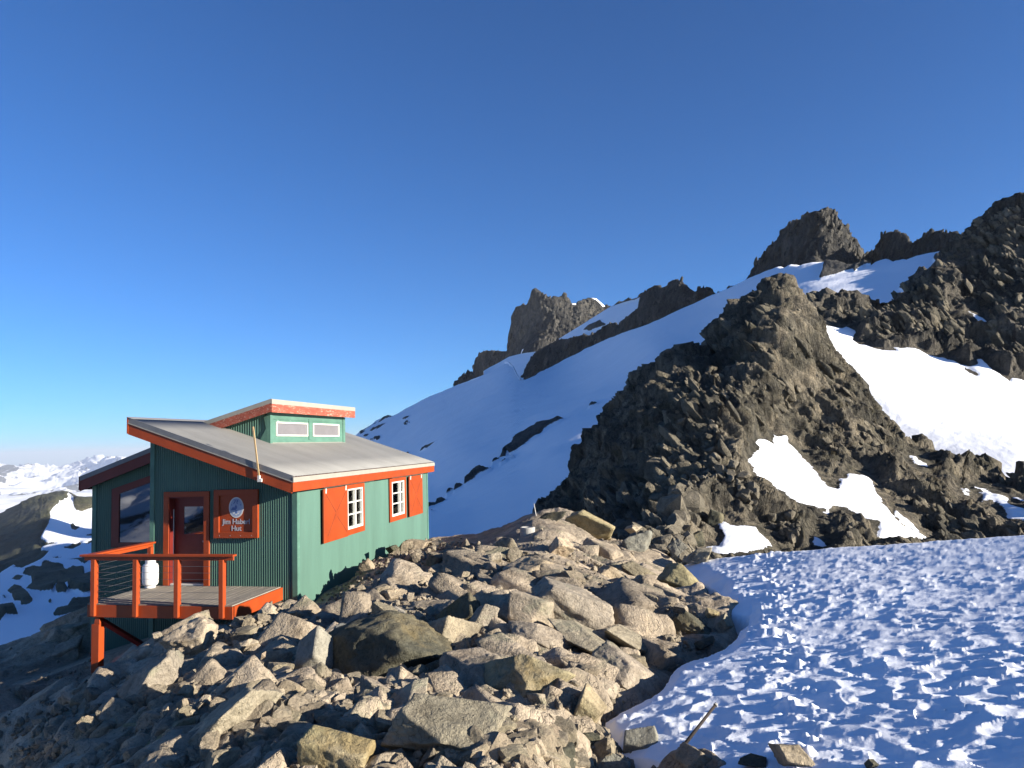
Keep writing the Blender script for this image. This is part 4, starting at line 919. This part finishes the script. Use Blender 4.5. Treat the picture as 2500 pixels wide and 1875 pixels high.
tk = empty('propane_tank', hutpt(-3.48, -.30, .26), -TH, 'white propane tank standing on the deck left of the red door', 'gas tank')
MB().lathe([(.11, 0), (.115, .03), (.10, .035), (.155, .075), (.172, .11), (.175, .3), (.172, .48), (.155, .53), (.10, .565), (.03, .575)]).build('body', M['tank'], tk, smooth=True)
MB().lathe([(.112, .555), (.112, .66), (.105, .66), (.105, .56)]).build('collar', M['tank'], tk, smooth=False)
MB().tube((0, 0, .57), (0, 0, .63), .02).tube((-.04, 0, .64), (.04, 0, .64), .018).build('valve', M['cable'], tk)

st = empty('stake', hutpt(-.58, -.60, 2.66), -TH, 'thin yellow wooden stake fixed upright to the roof edge above the sign', 'stake')
MB().bar((0, 0, .04), (-.15, 0, 1.20), .034, .022).build('pole', M['wood'], st)
MB().box(-.035, .06, -.025, .024, -.02, .05).box(-.03, .02, -.028, .022, .05, .12).build('bracket', M['white'], st)
#@@STONES
# ------------------------------------------------------------------ stones
_ico = {}
def ico(sub):
    if sub not in _ico:
        bm = bmesh.new(); bmesh.ops.create_icosphere(bm, subdivisions=sub, radius=1)
        V = np.array([v.co[:] for v in bm.verts]); Fq = np.array([[v.index for v in f.verts] for f in bm.faces]); bm.free()
        _ico[sub] = (V/np.linalg.norm(V, axis=1, keepdims=True), Fq)
    return _ico[sub]
def stone_verts(seed, sub, planes=13, rough=.02, flat=1.0, tip=None, round_=0.):
    """A broken stone: the directions of a sphere cut back by random planes, then roughened."""
    rg = np.random.RandomState(seed); D, Fq = ico(sub)
    fr = np.linalg.qr(rg.normal(size=(3, 3)))[0]                       # a skewed block, then chipped corners
    n = np.concatenate([fr, -fr])+rg.normal(size=(6, 3))*.16
    if planes > 6: n = np.concatenate([n, rg.normal(size=(planes-6, 3))])
    n /= np.linalg.norm(n, axis=1, keepdims=True)
    k = np.concatenate([rg.uniform(.55, .95, 6), rg.uniform(.72, .98, max(0, planes-6))])
    dots = D@n.T; r = np.where(dots > .05, k/np.maximum(dots, .05), 9)
    rr = np.minimum(r.min(1), 1.9)
    if round_: rr = 1/np.power((1/np.maximum(r, .01)**(9/round_)).sum(1), round_/9); rr = np.minimum(rr, 1.9)
    V = D*rr[:, None]
    if rough:
        V = V + D*(rough*1.0*fbm(V*2.2+seed, seed, 3) + rough*1.5*facet(V+seed*3.1, .42, seed, 1, .5) + rough*.5*facet(V+seed, .16, seed+1, 1, .5) + rough*.5*fbm(V*9+seed, seed+3, 2))[:, None]
    V -= (V.max(0)+V.min(0))/2; V /= np.abs(V).max(0)
    V[:, 2] *= flat
    return V, Fq
def surf_d(G, px, py):
    """distance of the finished surface under a photo position"""
    P = G['P'][:G['nr']]; x, y = project(P)
    q = (x-px)**2+(y-py)**2; i = np.unravel_index(np.argmin(q), q.shape)
    return P[i]
_pts = NG['P'][:NG['nr']][::2, ::2]; _px, _py = project(_pts)
_sp_ = SG['P'][:SG['nr']][::3, ::3]; _sx, _sy = project(_sp_)
_lp = G1['P'][:G1['nr']][::2, ::2]; _lx, _ly = project(_lp)
def surf(px, py, which='n'):
    P, x, y = {'n': (_pts, _px, _py), 's': (_sp_, _sx, _sy), 'l': (_lp, _lx, _ly)}[which]
    q = (x-px)**2+(y-py)**2; i = np.unravel_index(np.argmin(q), q.shape); return P[i]
def boulder(px, py, wp, hp, label, mat='stone', seed=0, tilt=0, name='boulder', planes=12, on='n', depth=.9, sink=.28, rough=.04, sub=5, round_=.0, group=None, cat='boulder'):
    s = surf(px, py+hp*sink, on); d = s[1]+.10*wp/F*s[1]
    c = at(px, py, d+.0)
    if wp > 88 and on == 'n': wp *= 1.22; hp *= 1.16
    sx = wp/F*d/2; sz = hp/F*d/2
    V, Fq = stone_verts(seed or int(px*7+py), sub, planes, rough, 1, round_=round_)
    V = V*np.array([sx, sx*depth if depth*sx > sz*.6 else sz*.6, sz])
    t = math.radians(tilt); ct, s_ = math.cos(t), math.sin(t)
    V = V@np.array([[ct, 0, s_], [0, 1, 0], [-s_, 0, ct]])
    me = np_mesh(name, V, Fq, True)
    o = link(name, me, M[mat]); o.location = tuple(c)
    return tag(o, label, cat, group)
B = boulder
# beside and below the hut, left half of the outcrop
B(777, 1606, 94, 135, 'tall grey boulder with a smooth pointed shape, left of a smaller twin', 'stone_grey', 11, 8, planes=11, rough=.015, round_=.5)
B(833, 1563, 52, 76, 'small grey boulder leaning against the tall grey pointed one', 'stone_grey', 12, -14, planes=10, rough=.015, round_=.5)
B(940, 1592, 300, 150, 'dark green mottled rock hump in the middle of the outcrop', 'stone_dark', 13, 4, planes=16, rough=.06, depth=.7)
B(964, 1501, 52, 40, 'pinkish grey block on the back of the dark mottled hump', 'stone_grey', 14, 0)
B(1092, 1555, 140, 92, 'flat olive slab right of the dark mottled hump', 'stone', 15, 24, planes=9, rough=.015)
B(1124, 1510, 92, 74, 'dark tilted block leaning on the olive slab', 'stone_dark', 16, 34, planes=9)
B(1180, 1512, 60, 86, 'upright pale slab right of the dark tilted block', 'stone_pale', 17, -28, planes=9)
B(821, 1852, 145, 110, 'large orange brown block at the bottom edge of the picture', 'stone_yellow', 18, -10, planes=9, rough=.03)
B(1092, 1785, 255, 150, 'broad beige pyramid shaped rock face near the bottom', 'stone_pale', 19, 0, planes=9, rough=.035, depth=.8)
B(910, 1742, 84, 84, 'rounded brown block left of the pale wedge', 'stone', 20, 10, planes=11)
B(986, 1718, 112, 58, 'pale wedge with a bright top edge', 'stone_pale', 21, 24, planes=8, rough=.015)
B(1013, 1777, 60, 62, 'small brown boulder in front of the beige pyramid rock', 'stone', 22, 0)
B(470, 1573, 112, 92, 'layered rock knob just below the deck', 'stone_pale', 23, 28, planes=14, rough=.06)
B(554, 1632, 108, 78, 'large pale rounded slab below the deck corner', 'stone_pale', 24, 22, planes=10, rough=.03)
B(601, 1580, 62, 36, 'flat pale stone above the large pale rounded slab', 'stone_pale', 25, 12, planes=9)
B(372, 1672, 150, 82, 'long pale slab tilted up to the right below the stilt', 'stone_pale', 26, 42, planes=11, rough=.04)
B(459, 1693, 50, 44, 'angular stone between the long tilted slab and the pale rounded slab', 'stone', 27, 20, planes=8)
B(205, 1706, 64, 40, 'bright wedge shaped stone at the left end of the outcrop', 'stone_pale', 28, 34, planes=9)
B(262, 1712, 78, 46, 'blocky stone right of the bright wedge at the left end', 'stone_pale', 29, 32, planes=10)
B(312, 1792, 60, 50, 'yellowish angular stone among the lower left scree', 'stone_yellow', 30, 20, planes=9)
B(152, 1811, 32, 36, 'small bright square stone in the lower left scree', 'stone_pale', 31, 10, planes=8)
B(322, 1846, 48, 50, 'grey stone with a pale front, lower left scree', 'stone_grey', 32, 0, planes=10)
B(351, 1820, 36, 34, 'round grey stone above the grey one with a pale front', 'stone_grey', 33, 0, planes=12)
B(101, 1837, 72, 32, 'flat grey slab at the lower left edge of the scree', 'stone', 34, 8, planes=9)
B(76, 1754, 42, 26, 'lone light stone farthest left on the scree', 'stone_pale', 35, 16)
B(386, 1555, 28, 28, 'small triangular stone catching the sun under the deck', 'stone_pale', 36, 20, planes=7)
B(232, 1790, 60, 34, 'brown slab tilted to the right in the lower left scree', 'stone', 37, 40, planes=9)
B(405, 1808, 150, 60, 'long layered yellow slab running up from the bottom left', 'stone_yellow', 38, 33, planes=12, rough=.05)
B(560, 1760, 210, 78, 'long rough beige rock rib left of the dark hollow', 'stone_pale', 39, 30, planes=14, rough=.06)
B(640, 1560, 46, 32, 'small tan stone right of the flat pale stone', 'stone', 40, 10)
B(700, 1520, 110, 50, 'tan layered bedrock step in front of the hut corner', 'stone', 41, 14, planes=12, rough=.05)
B(660, 1492, 80, 34, 'flat brown stone lying against the deck rim', 'stone', 42, 10, planes=9)
B(600, 1500, 70, 44, 'grey brown stone wedged under the deck corner', 'stone', 43, 18, planes=9)
# crest and centre
B(958, 1344, 34, 24, 'small dark stone against the green side wall', 'stone_dark', 50, 10)
B(1010, 1332, 84, 34, 'long light block on the crest beside the hut back corner', 'stone', 52, 6, planes=10)
B(1136, 1352, 84, 40, 'flat topped tan block in the middle of the crest', 'stone', 53, 0, planes=9)
B(1236, 1339, 56, 54, 'rounded olive boulder near the concrete cylinder', 'stone', 54, 8, planes=14, round_=.6)
B(1208, 1366, 36, 34, 'white streaked stone below the rounded olive boulder', 'stone_pale', 55, 0, planes=9)
B(1370, 1338, 60, 58, 'cracked tan block standing below the crest top', 'stone', 56, 24, planes=10)
B(1436, 1292, 100, 66, 'smooth yellowish hump at the right end of the crest', 'stone_yellow', 57, -22, planes=14, rough=.03)
B(1330, 1268, 90, 26, 'thin layered slabs at the top of the crest', 'stone_dark', 58, 18, planes=9)
B(1300, 1388, 120, 44, 'wide tan step below the rounded olive boulder', 'stone', 59, 0, planes=10)
B(1060, 1400, 70, 40, 'square tan block on the slope right of the hut', 'stone', 60, 0, planes=9)
B(1105, 1428, 60, 36, 'brown stone below the square tan block', 'stone', 61, 12)
B(960, 1452, 70, 30, 'low tan stone on the scree terrace', 'stone', 62, 8)
# pale slabs on the right
B(1400, 1482, 175, 96, 'big pale cracked slab above the gravel patch', 'stone_pale', 70, -32, planes=11, rough=.035)
B(1297, 1494, 118, 80, 'speckled pale slab left of the big cracked slab', 'stone_pale', 71, -30, planes=9, rough=.02)
B(1236, 1514, 56, 38, 'dark green block under the speckled slab', 'stone_dark', 72, -30, planes=8)
B(1322, 1556, 140, 52, 'rounded log shaped pale rock below the speckled slab', 'stone_pale', 73, -16, planes=13, round_=.5)
B(1440, 1572, 180, 50, 'long pale slab dipping right towards the snow', 'stone_pale', 74, -24, planes=9, rough=.025)
B(1545, 1572, 140, 46, 'second pale slab dipping right beside the gravel patch', 'stone_pale', 75, -30, planes=9, rough=.025)
B(1528, 1655, 180, 84, 'wide pale ribbed slab meeting the snow edge', 'stone_pale', 76, -30, planes=9, rough=.03)
B(1286, 1652, 190, 100, 'bulging pale outcrop with a greenish patch', 'stone_yellow', 77, -4, planes=15, rough=.05)
B(1180, 1650, 130, 70, 'pinkish beige knob left of the bulging outcrop', 'stone_pale', 78, 0, planes=13, rough=.05)
B(1478, 1690, 74, 60, 'square pale block in front of the ribbed slab', 'stone_pale', 79, -12, planes=9)
B(1436, 1738, 86, 128, 'pointed yellowish slab standing at the snow edge', 'stone_yellow', 80, -10, planes=8, rough=.02, depth=.5)
B(1362, 1778, 50, 80, 'upright pale splinter left of the pointed yellowish slab', 'stone_pale', 81, 18, planes=8, depth=.6)
B(1314, 1796, 46, 52, 'small bright angular stone near the bottom', 'stone_pale', 82, 0, planes=8)
B(1438, 1812, 56, 44, 'dark blue grey block in front of the pointed slab', 'stone_dark', 83, 8, planes=9)
B(1577, 1826, 100, 96, 'large grey angular block at the corner of the snow', 'stone_grey', 84, -28, planes=8, rough=.015)
B(1508, 1812, 46, 58, 'upright grey stone left of the large grey angular block', 'stone_grey', 85, 14, planes=8)
B(1706, 1852, 108, 56, 'brown wedge lying in the slushy snow', 'stone', 86, -20, planes=8, on='s')
B(1622, 1872, 44, 34, 'grey block at the foot of the dark stick', 'stone_grey', 87, 0, planes=9)
B(1279, 1852, 42, 56, 'slim brown stone at the bottom edge', 'stone', 88, 20, planes=9)
B(1350, 1850, 90, 60, 'dark rough block at the bottom below the pale splinter', 'stone_dark', 89, 0, planes=11)
B(1480, 1862, 90, 50, 'low grey stone at the bottom centre right', 'stone_grey', 90, 0)
B(1190, 1850, 90, 60, 'shaded brown block at the bottom below the pyramid rock', 'stone', 91, 10)
B(1937, 1848, 98, 62, 'light angular boulder sticking out of the snow at the bottom', 'stone', 92, -14, planes=9, on='s')
B(1838, 1860, 80, 38, 'dark boulder in the snow left of the light angular one', 'stone_dark', 93, 0, on='s')
B(2128, 1868, 30, 26, 'small dark stone tip in the snow, farthest right', 'stone_dark', 94, 0, planes=8, on='s')
B(1687, 1530, 98, 66, 'dark pitted block beside the snow hollow', 'stone_dark', 95, -6, planes=12, rough=.05)
B(1766, 1524, 44, 42, 'pale split stone in the snow hollow', 'stone_pale', 96, 20, planes=8)
B(1738, 1500, 34, 28, 'small yellowish stone above the pale split stone', 'stone_yellow', 97, -30)
B(1664, 1489, 46, 24, 'white faceted stone above the dark pitted block', 'stone_pale', 98, -20, planes=8)
B(1782, 1486, 40, 22, 'dark pointed stone touching the snow', 'stone_dark', 99, 10)
B(1598, 1435, 42, 22, 'flat greenish stone on the dark gravel', 'stone_yellow', 100, 0)
B(1671, 1424, 104, 66, 'yellow green lichen covered slab near the snow', 'stone_yellow', 101, -28, planes=9, rough=.03)
B(1490, 1404, 70, 44, 'grey slab above the yellow green slab', 'stone', 102, -34, planes=9)
B(1560, 1400, 90, 36, 'tan slab between the crest and the lichen slab', 'stone', 103, -30, planes=9)
B(1532, 1508, 26, 26, 'small pale stone standing on the gravel', 'stone_pale', 104, 0)
B(1511, 1518, 46, 22, 'white flat stone at the edge of the big cracked slab', 'stone_pale', 105, -26)
B(1559, 1326, 78, 62, 'cube shaped boulder at the gap behind the crest', 'stone_grey', 106, 0, planes=8, on='n')
B(1547, 1292, 44, 22, 'small flat stone on top of the cube shaped boulder', 'stone', 107, 0, planes=9)
B(1650, 1334, 52, 42, 'angular grey boulder behind the snow corner', 'stone_grey', 108, 0, planes=9)
B(1704, 1359, 84, 34, 'long pale boulder at the far snow edge', 'stone_pale', 109, 6, planes=10)
B(1720, 1570, 60, 26, 'dark rubble block in the shaded moat', 'stone_dark', 110, 20)
for i, (a, b, c, e, lb, mt_) in enumerate([
        (1744, 1268, 50, 50, 'large dark block above the small lower snow patch', 'stone_dark'), (1650, 1240, 34, 44, 'upright grey block on the ridge foot', 'stone_grey'),
        (1700, 1320, 44, 36, 'block at the foot of the ridge beside the small snow patch', 'stone_dark'), (1612, 1300, 40, 34, 'tan block on the ridge foot left of the upright grey one', 'stone'),
        (1688, 1262, 36, 40, 'angular block between the upright grey one and the large dark one', 'stone')]):
    B(a, b, c, e, lb, mt_, 200+i, 10*i, on='l', sub=4, planes=9)

# ------------------------------------------------------------------ loose rocks: 300 of them one by one, the gravel as one mass
rgn = np.random.RandomState(77)
protos = []
for k in range(16):
    V, Fq = stone_verts(400+k, 3, 9+k % 4, .03, rgn.uniform(.55, .9)); protos.append(V*np.array([1, rgn.uniform(.6, .95), 1]))
proto_me = []
for k, V in enumerate(protos):
    me = np_mesh('loose_rock', V, ico(3)[1], False); me.materials.append(M['stone']); proto_me.append(me)
SCREE = [  # photo region centre, half sizes, weight, size in metres
    (230, 1780, 210, 100, 1.5, .09), (330, 1700, 160, 60, 1.0, .08), (1170, 1598, 120, 45, 1.1, .05), (1560, 1500, 110, 60, .9, .055), (950, 1430, 150, 40, .9, .06), (700, 1760, 200, 90, 1.1, .09),
    (925, 1390, 90, 26, 1.2, .09), (1040, 1345, 100, 22, 1.3, .12), (850, 1432, 70, 26, .8, .08), (620, 1520, 90, 50, .6, .08), (1000, 1520, 300, 130, .8, .07), (1250, 1830, 300, 45, 1.0, .09), (1650, 1600, 80, 35, .5, .06), (800, 1830, 250, 60, .7, .08), (1300, 1400, 250, 80, .7, .07)]
wts = np.array([z[4] for z in SCREE]); wts /= wts.sum()
nP = NG['P'][:NG['nr']]; nN = grid_normals(nP); nx, ny = project(nP)
from_grid = {}
cellmap = {}
ci = (np.clip(nx, -50, 2600)//12).astype(int); cj = (np.clip(ny, 1200, 2000)//12).astype(int)
flat_idx = np.argsort(nP[..., 1].ravel())[::-1]
for idx in flat_idx[::2]: cellmap[(ci.flat[idx], cj.flat[idx])] = idx       # nearest surface wins
snow_in = lambda x, y: poly_sd(np.array([x]), np.array([y]), SNOW_POLY)[0] > -6
HUTBOX = lambda p: -6.4 < (p-P0)@WV < .1 and -2.1 < (p-P0)@UV < 9.9
def scatter(n, seed):
    rg = np.random.RandomState(seed); out = []
    while len(out) < n:
        z = SCREE[rg.choice(len(SCREE), p=wts)]
        if rg.rand() < .22: x, y, sz = rg.uniform(20, 1600), rg.uniform(1300, 1875), .06
        else: x, y = z[0]+z[2]*rg.normal()*.6, z[1]+z[3]*rg.normal()*.6; sz = z[5]
        i = cellmap.get((int(x//12), int(y//12)))
        if i is None or snow_in(x, y): continue
        p = nP.reshape(-1, 3)[i]
        if HUTBOX(p) and (p-P0)@UV > -.3: continue
        if -3.9 < (p-P0)@WV < .6 and -2.5 < (p-P0)@UV < .1: continue
        out.append((p+rg.normal(size=3)*np.array([.03, .05, .0]), nN.reshape(-1, 3)[i], sz, x, y))
    return out
def rand_rot(rg, nrm, lie=.5):
    q = rg.normal(size=(3, 3)); z = nrm*(1 if nrm[2] > 0 else -1)+lie*rg.normal(size=3); z /= np.linalg.norm(z)
    x = np.cross(q[0], z); x /= np.linalg.norm(x)+1e-9; return np.stack([x, np.cross(z, x), z], 1)
cand = []
for p, n_, sz, x, y in scatter(1100, 5):
    s = sz*rgn.lognormal(.15, .45); cand.append((s/p[1], s, p, n_))
cand.sort(key=lambda t: -t[0])
for k, (_, s, p, n_) in enumerate(cand[:295]):
    s = .82*min(s, .05*p[1]**.5+.03*p[1]*.4)
    o = bpy.data.objects.new('loose_rock', proto_me[k % 16]); COL.objects.link(o)
    m4 = Matrix(rand_rot(rgn, n_, .35).tolist()).to_4x4(); o.matrix_world = Matrix.Translation(tuple(p+np.array([0, 0, s*.25])))@m4@Matrix.Diagonal((s, s, s*rgn.uniform(.6, 1), 1))
    tag(o, 'loose angular rock lying on the bedrock around the hut', 'rock', 'loose rocks scattered over the outcrop')
def bedrock(items, name, label, seed, mats, dips=None, sub=4, asp=(.38, .66), sunk=.30):
    rg = np.random.RandomState(seed); lib = []
    for k in range(26):
        V, Fq = stone_verts(800+k, sub, 7+k % 5, .022, 1); lib.append(V*np.array([1, rg.uniform(.55, .85), rg.uniform(*asp)]))
    n0 = len(lib[0]); Vs = []
    for p, n_, s in items:
        left = 1/(1+math.exp((p[0]+.16*p[1]+.3)*2.2))
        dip = np.array([.80, -.50, -.38])*(1-left)+np.array([-.72, -.62, -.34])*left+rg.normal(size=3)*.14
        if dips is not None: dip = np.array(dips)+rg.normal(size=3)*.16
        x = dip/np.linalg.norm(dip); z = n_*(1 if n_[2] > 0 else -1)+rg.normal(size=3)*.16+np.array([.15, -.15, .3]); z -= x*(z@x); z /= np.linalg.norm(z)
        Rm = np.stack([x, np.cross(z, x), z], 1)
        V = lib[rg.randint(26)]*np.array([s*(1.5 if dips is not None else 1), s, s])@Rm.T + p - z*s*sunk; Vs.append(V)
    Fs = (Fq[None]+(np.arange(len(Vs))*n0)[:, None, None]).reshape(-1, 3)
    o = link(name, np_mesh(name, np.concatenate(Vs), Fs, True), mats); structure(o, label); return o
def stone_mass(name, items, mat, label, seed, lie=.6, sub=1):
    rg = np.random.RandomState(seed); lib = []
    for k in range(24):
        V, Fq = stone_verts(600+k, sub if sub > 1 else 2, 8, 0, rg.uniform(.45, .9)); lib.append(V*np.array([1, rg.uniform(.55, 1), 1]))
    Vs = []; n0 = len(lib[0]); 
    for p, n_, s in items:
        V = lib[rg.randint(24)]@rand_rot(rg, n_, lie).T*s+p+np.array([0, 0, s*.2]); Vs.append(V)
    Fs = (Fq[None]+(np.arange(len(items))*n0)[:, None, None]).reshape(-1, 3)
    o = link(name, np_mesh(name, np.concatenate(Vs), Fs, False), mat); o['kind'] = 'stuff'; o['label'] = label; o['category'] = 'gravel'
    return o
rg = np.random.RandomState(21); items = []
while len(items) < 420:
    x, y = rg.uniform(120, 1640), rg.uniform(1330, 1900)
    i = cellmap.get((int(x//12), int(y//12)))
    if i is None or poly_sd(np.array([x]), np.array([y]), SNOW_POLY)[0] > -30: continue
    p = nP.reshape(-1, 3)[i]
    if HUTBOX(p-WV*.3) or HUTBOX(p+UV*.5) or HUTBOX(p): continue
    near_hut = -2 < (p-P0)@WV < 3.8 and -4.4 < (p-P0)@UV < 9
    if near_hut: p = p-np.array([0, 0, .22])
    s_ = min(rg.lognormal(4.05, .45), 150)/F*p[1]*(.5 if near_hut else 1)
    items.append((p, nN.reshape(-1, 3)[i], s_))
bedrock(items, 'bedrock', 'jointed beige bedrock slabs dipping towards the snow', 22, M['near'])
items = [(p, n_, sz*rgn.lognormal(-.75, .4)) for p, n_, sz, x, y in scatter(5200, 9)]
stone_mass('gravel', items, M['stone'], 'grey brown gravel and small broken stones between the larger rocks', 3)
# talus on the foot of the middle ridge
lP = G1['P'][:G1['nr']]; lN = grid_normals(lP); lx, ly = project(lP); lsd = G1['sd'][:G1['nr']]
rg = np.random.RandomState(8); items = []
TAL = [(1640, 1270, 110, 50, .40), (1730, 1220, 110, 60, .34), (1700, 1150, 100, 60, .22), (1640, 1290, 110, 40, .34), (1900, 1300, 110, 30, .26), (1560, 1330, 90, 30, .34)]
while len(items) < 1000:
    z = TAL[rg.randint(len(TAL))]; x = z[0]+z[2]*rg.normal()*.7; y = z[1]+z[3]*rg.normal()*.7
    r = int(np.clip((x-1302)/(2800-1302)*(lP.shape[1]-1), 0, lP.shape[1]-1)); col = np.argmin(abs(ly[:, r]-y)); i = (col, r)
    if lsd[i] > -46 or abs(ly[i]-y) > 12: continue
    items.append((lP[i], lN[i], z[4]*rg.lognormal(-.25, .5)))
stone_mass('talus', items, rock_mat('talus_rock', [(.10, .09, .07), (.17, .15, .11), (.26, .225, .165)], s=.9, bump=.6), 'broken blocks lying on the foot of the middle ridge', 4, 1.2)['category'] = 'talus'

def ridge_blocks(G, x0, x1, y0, y1, n, smin, smax, seed, crestf, name, label, mat, dips):
    P = G['P'][:G['nr']]; Nn = grid_normals(P); X, Y = project(P); sd_ = G['sd'][:G['nr']]; rg = np.random.RandomState(seed); out = []; tries = 0
    while len(out) < n and tries < n*40:
        tries += 1
        i = rg.randint(P.shape[0]), rg.randint(P.shape[1])
        if not (x0 < X[i] < x1 and y0 < Y[i] < y1) or Y[i] < interp(crestf, np.array([X[i]]))[0]+10: continue
        if G is G1 and X[i] < 1600+.40*max(0, 1250-Y[i]) - (170 if Y[i] > 1150 else 60): continue
        s_ = smin*(smax/smin)**(rg.rand()**1.6)
        if sd_[i] > -((26 if G is G1 else 10)+s_/P[i][1]*F*1.5): continue
        out.append((P[i], Nn[i], s_))
    bedrock(out, name, label, seed, mat, dips, 3, (.28, .5), .46)
RB = rock_mat('ridge_block_rock', [(.075, .07, .055), (.15, .135, .10), (.27, .235, .17)], s=.6, bump=.8, lichen=(.06, .057, .035))
ridge_blocks(G1, 1350, 2650, 690, 1420, 1500, .22, 1.05, 31, L1C, 'ridge_crags', 'angular crags and ledges of the middle ridge', RB, (.55, -.15, -.80))
ridge_blocks(G2, 1950, 2700, 480, 1250, 1200, .35, 1.3, 32, L2C, 'upper_ridge_crags', 'angular crags and ledges of the upper ridge', RB, (.50, -.2, -.80))

PB = rock_mat('summit_crag_rock', [(.04, .04, .038), (.07, .068, .06), (.13, .12, .10)], s=.12, bump=.9)
for q, (G_, cr_, sz_, sd0) in enumerate(PEAKS):
    P = G_['P'][:G_['nr']]; Nn = grid_normals(P); rg = np.random.RandomState(sd0); out = []; tries = 0
    while len(out) < (230 if sz_ > 6.5 else 40) and tries < 6000:
        tries += 1; i = int(P.shape[0]*rg.uniform(.08, 1)**.8)-1, rg.randint(P.shape[1])
        if G_['sd'][i] > -8 and G_['sd'][i] != -99: continue
        out.append((P[i], Nn[i], sz_*rg.uniform(.08, .22)))
    bedrock(out, 'summit_crags', ['crags of the dark pyramid summit', 'crags of the low rounded rock tops', 'crags of the far left tower peak', 'crags of the small pointed rock', 'crags of the long dark rock band', 'crags of the tiny rock on the snow crest', 'crags of the small rocks beside the snow tongue'][q], 900+q, PB, (.22, -.1, 1), 2, (.35, .6), .35)

# ------------------------------------------------------------------ small things
p = surf(1651, 1843, 's')
a = at(1649, 1846, p[1]); b = at(1746, 1722, p[1]+.28)
sk = empty('stick', tuple(a), 0, 'dark wooden stick leaning out of the snow at the bottom right of the rocks', 'stick')
mb = MB(); mb.tube((0, 0, 0), tuple(b-a), .013, .010, 10); mb.build('shaft', paint_mat('dark_weathered_wood', (.035, .025, .02), .25, .8, 8, .4), sk, smooth=True)
mb = MB(); mb.tube(tuple((b-a)*1.0), tuple((b-a)*1.035), .0155, .012, 10); mb.build('tip', M['concrete'], sk)
p = surf(1311, 1262); a = at(1311.5, 1262, p[1]); b = at(1303.5, 1229, p[1])
mk = empty('marker_pole', tuple(a), 0, 'thin white marker pole on the rock crest in front of the snow slope', 'pole')
MB().tube((0, 0, -.15), tuple(b-a), .012, .009, 8).build('pole', M['white'], mk, smooth=True)
p = surf(1290, 1298); c = at(1288, 1297, p[1]-.15); r = 18/F*p[1]
cy = empty('concrete_cylinder', tuple(c), 0, 'short pale concrete cylinder standing on the rocks below the marker pole', 'cylinder')
MB().lathe([(r*.95, -r*.9), (r, -r*.5), (r, r*.45), (r*.97, r*.55), (r*.8, r*.56), (r*.78, r*.35)]).build('ring', M['concrete'], cy, smooth=False)

# ------------------------------------------------------------------ mountain air
mb = MB(); mb.box(-68000, 40000, -7000, 45000, -700, 250)
mt = bpy.data.materials.new('mountain_air'); mt.use_nodes = True; nt = mt.node_tree; nt.nodes.remove(nt.nodes['Principled BSDF'])
pv = nt.nodes.new('ShaderNodeVolumePrincipled'); pv.inputs['Color'].default_value = (.80, .86, .97, 1); pv.inputs['Density'].default_value = 4.2e-5; pv.inputs['Anisotropy'].default_value = .1
nt.links.new(pv.outputs[0], nt.nodes['Material Output'].inputs['Volume'])
hz = mb.build('haze', mt); hz['kind'] = 'stuff'; hz['label'] = 'thin bluish mountain air'; hz['category'] = 'haze'
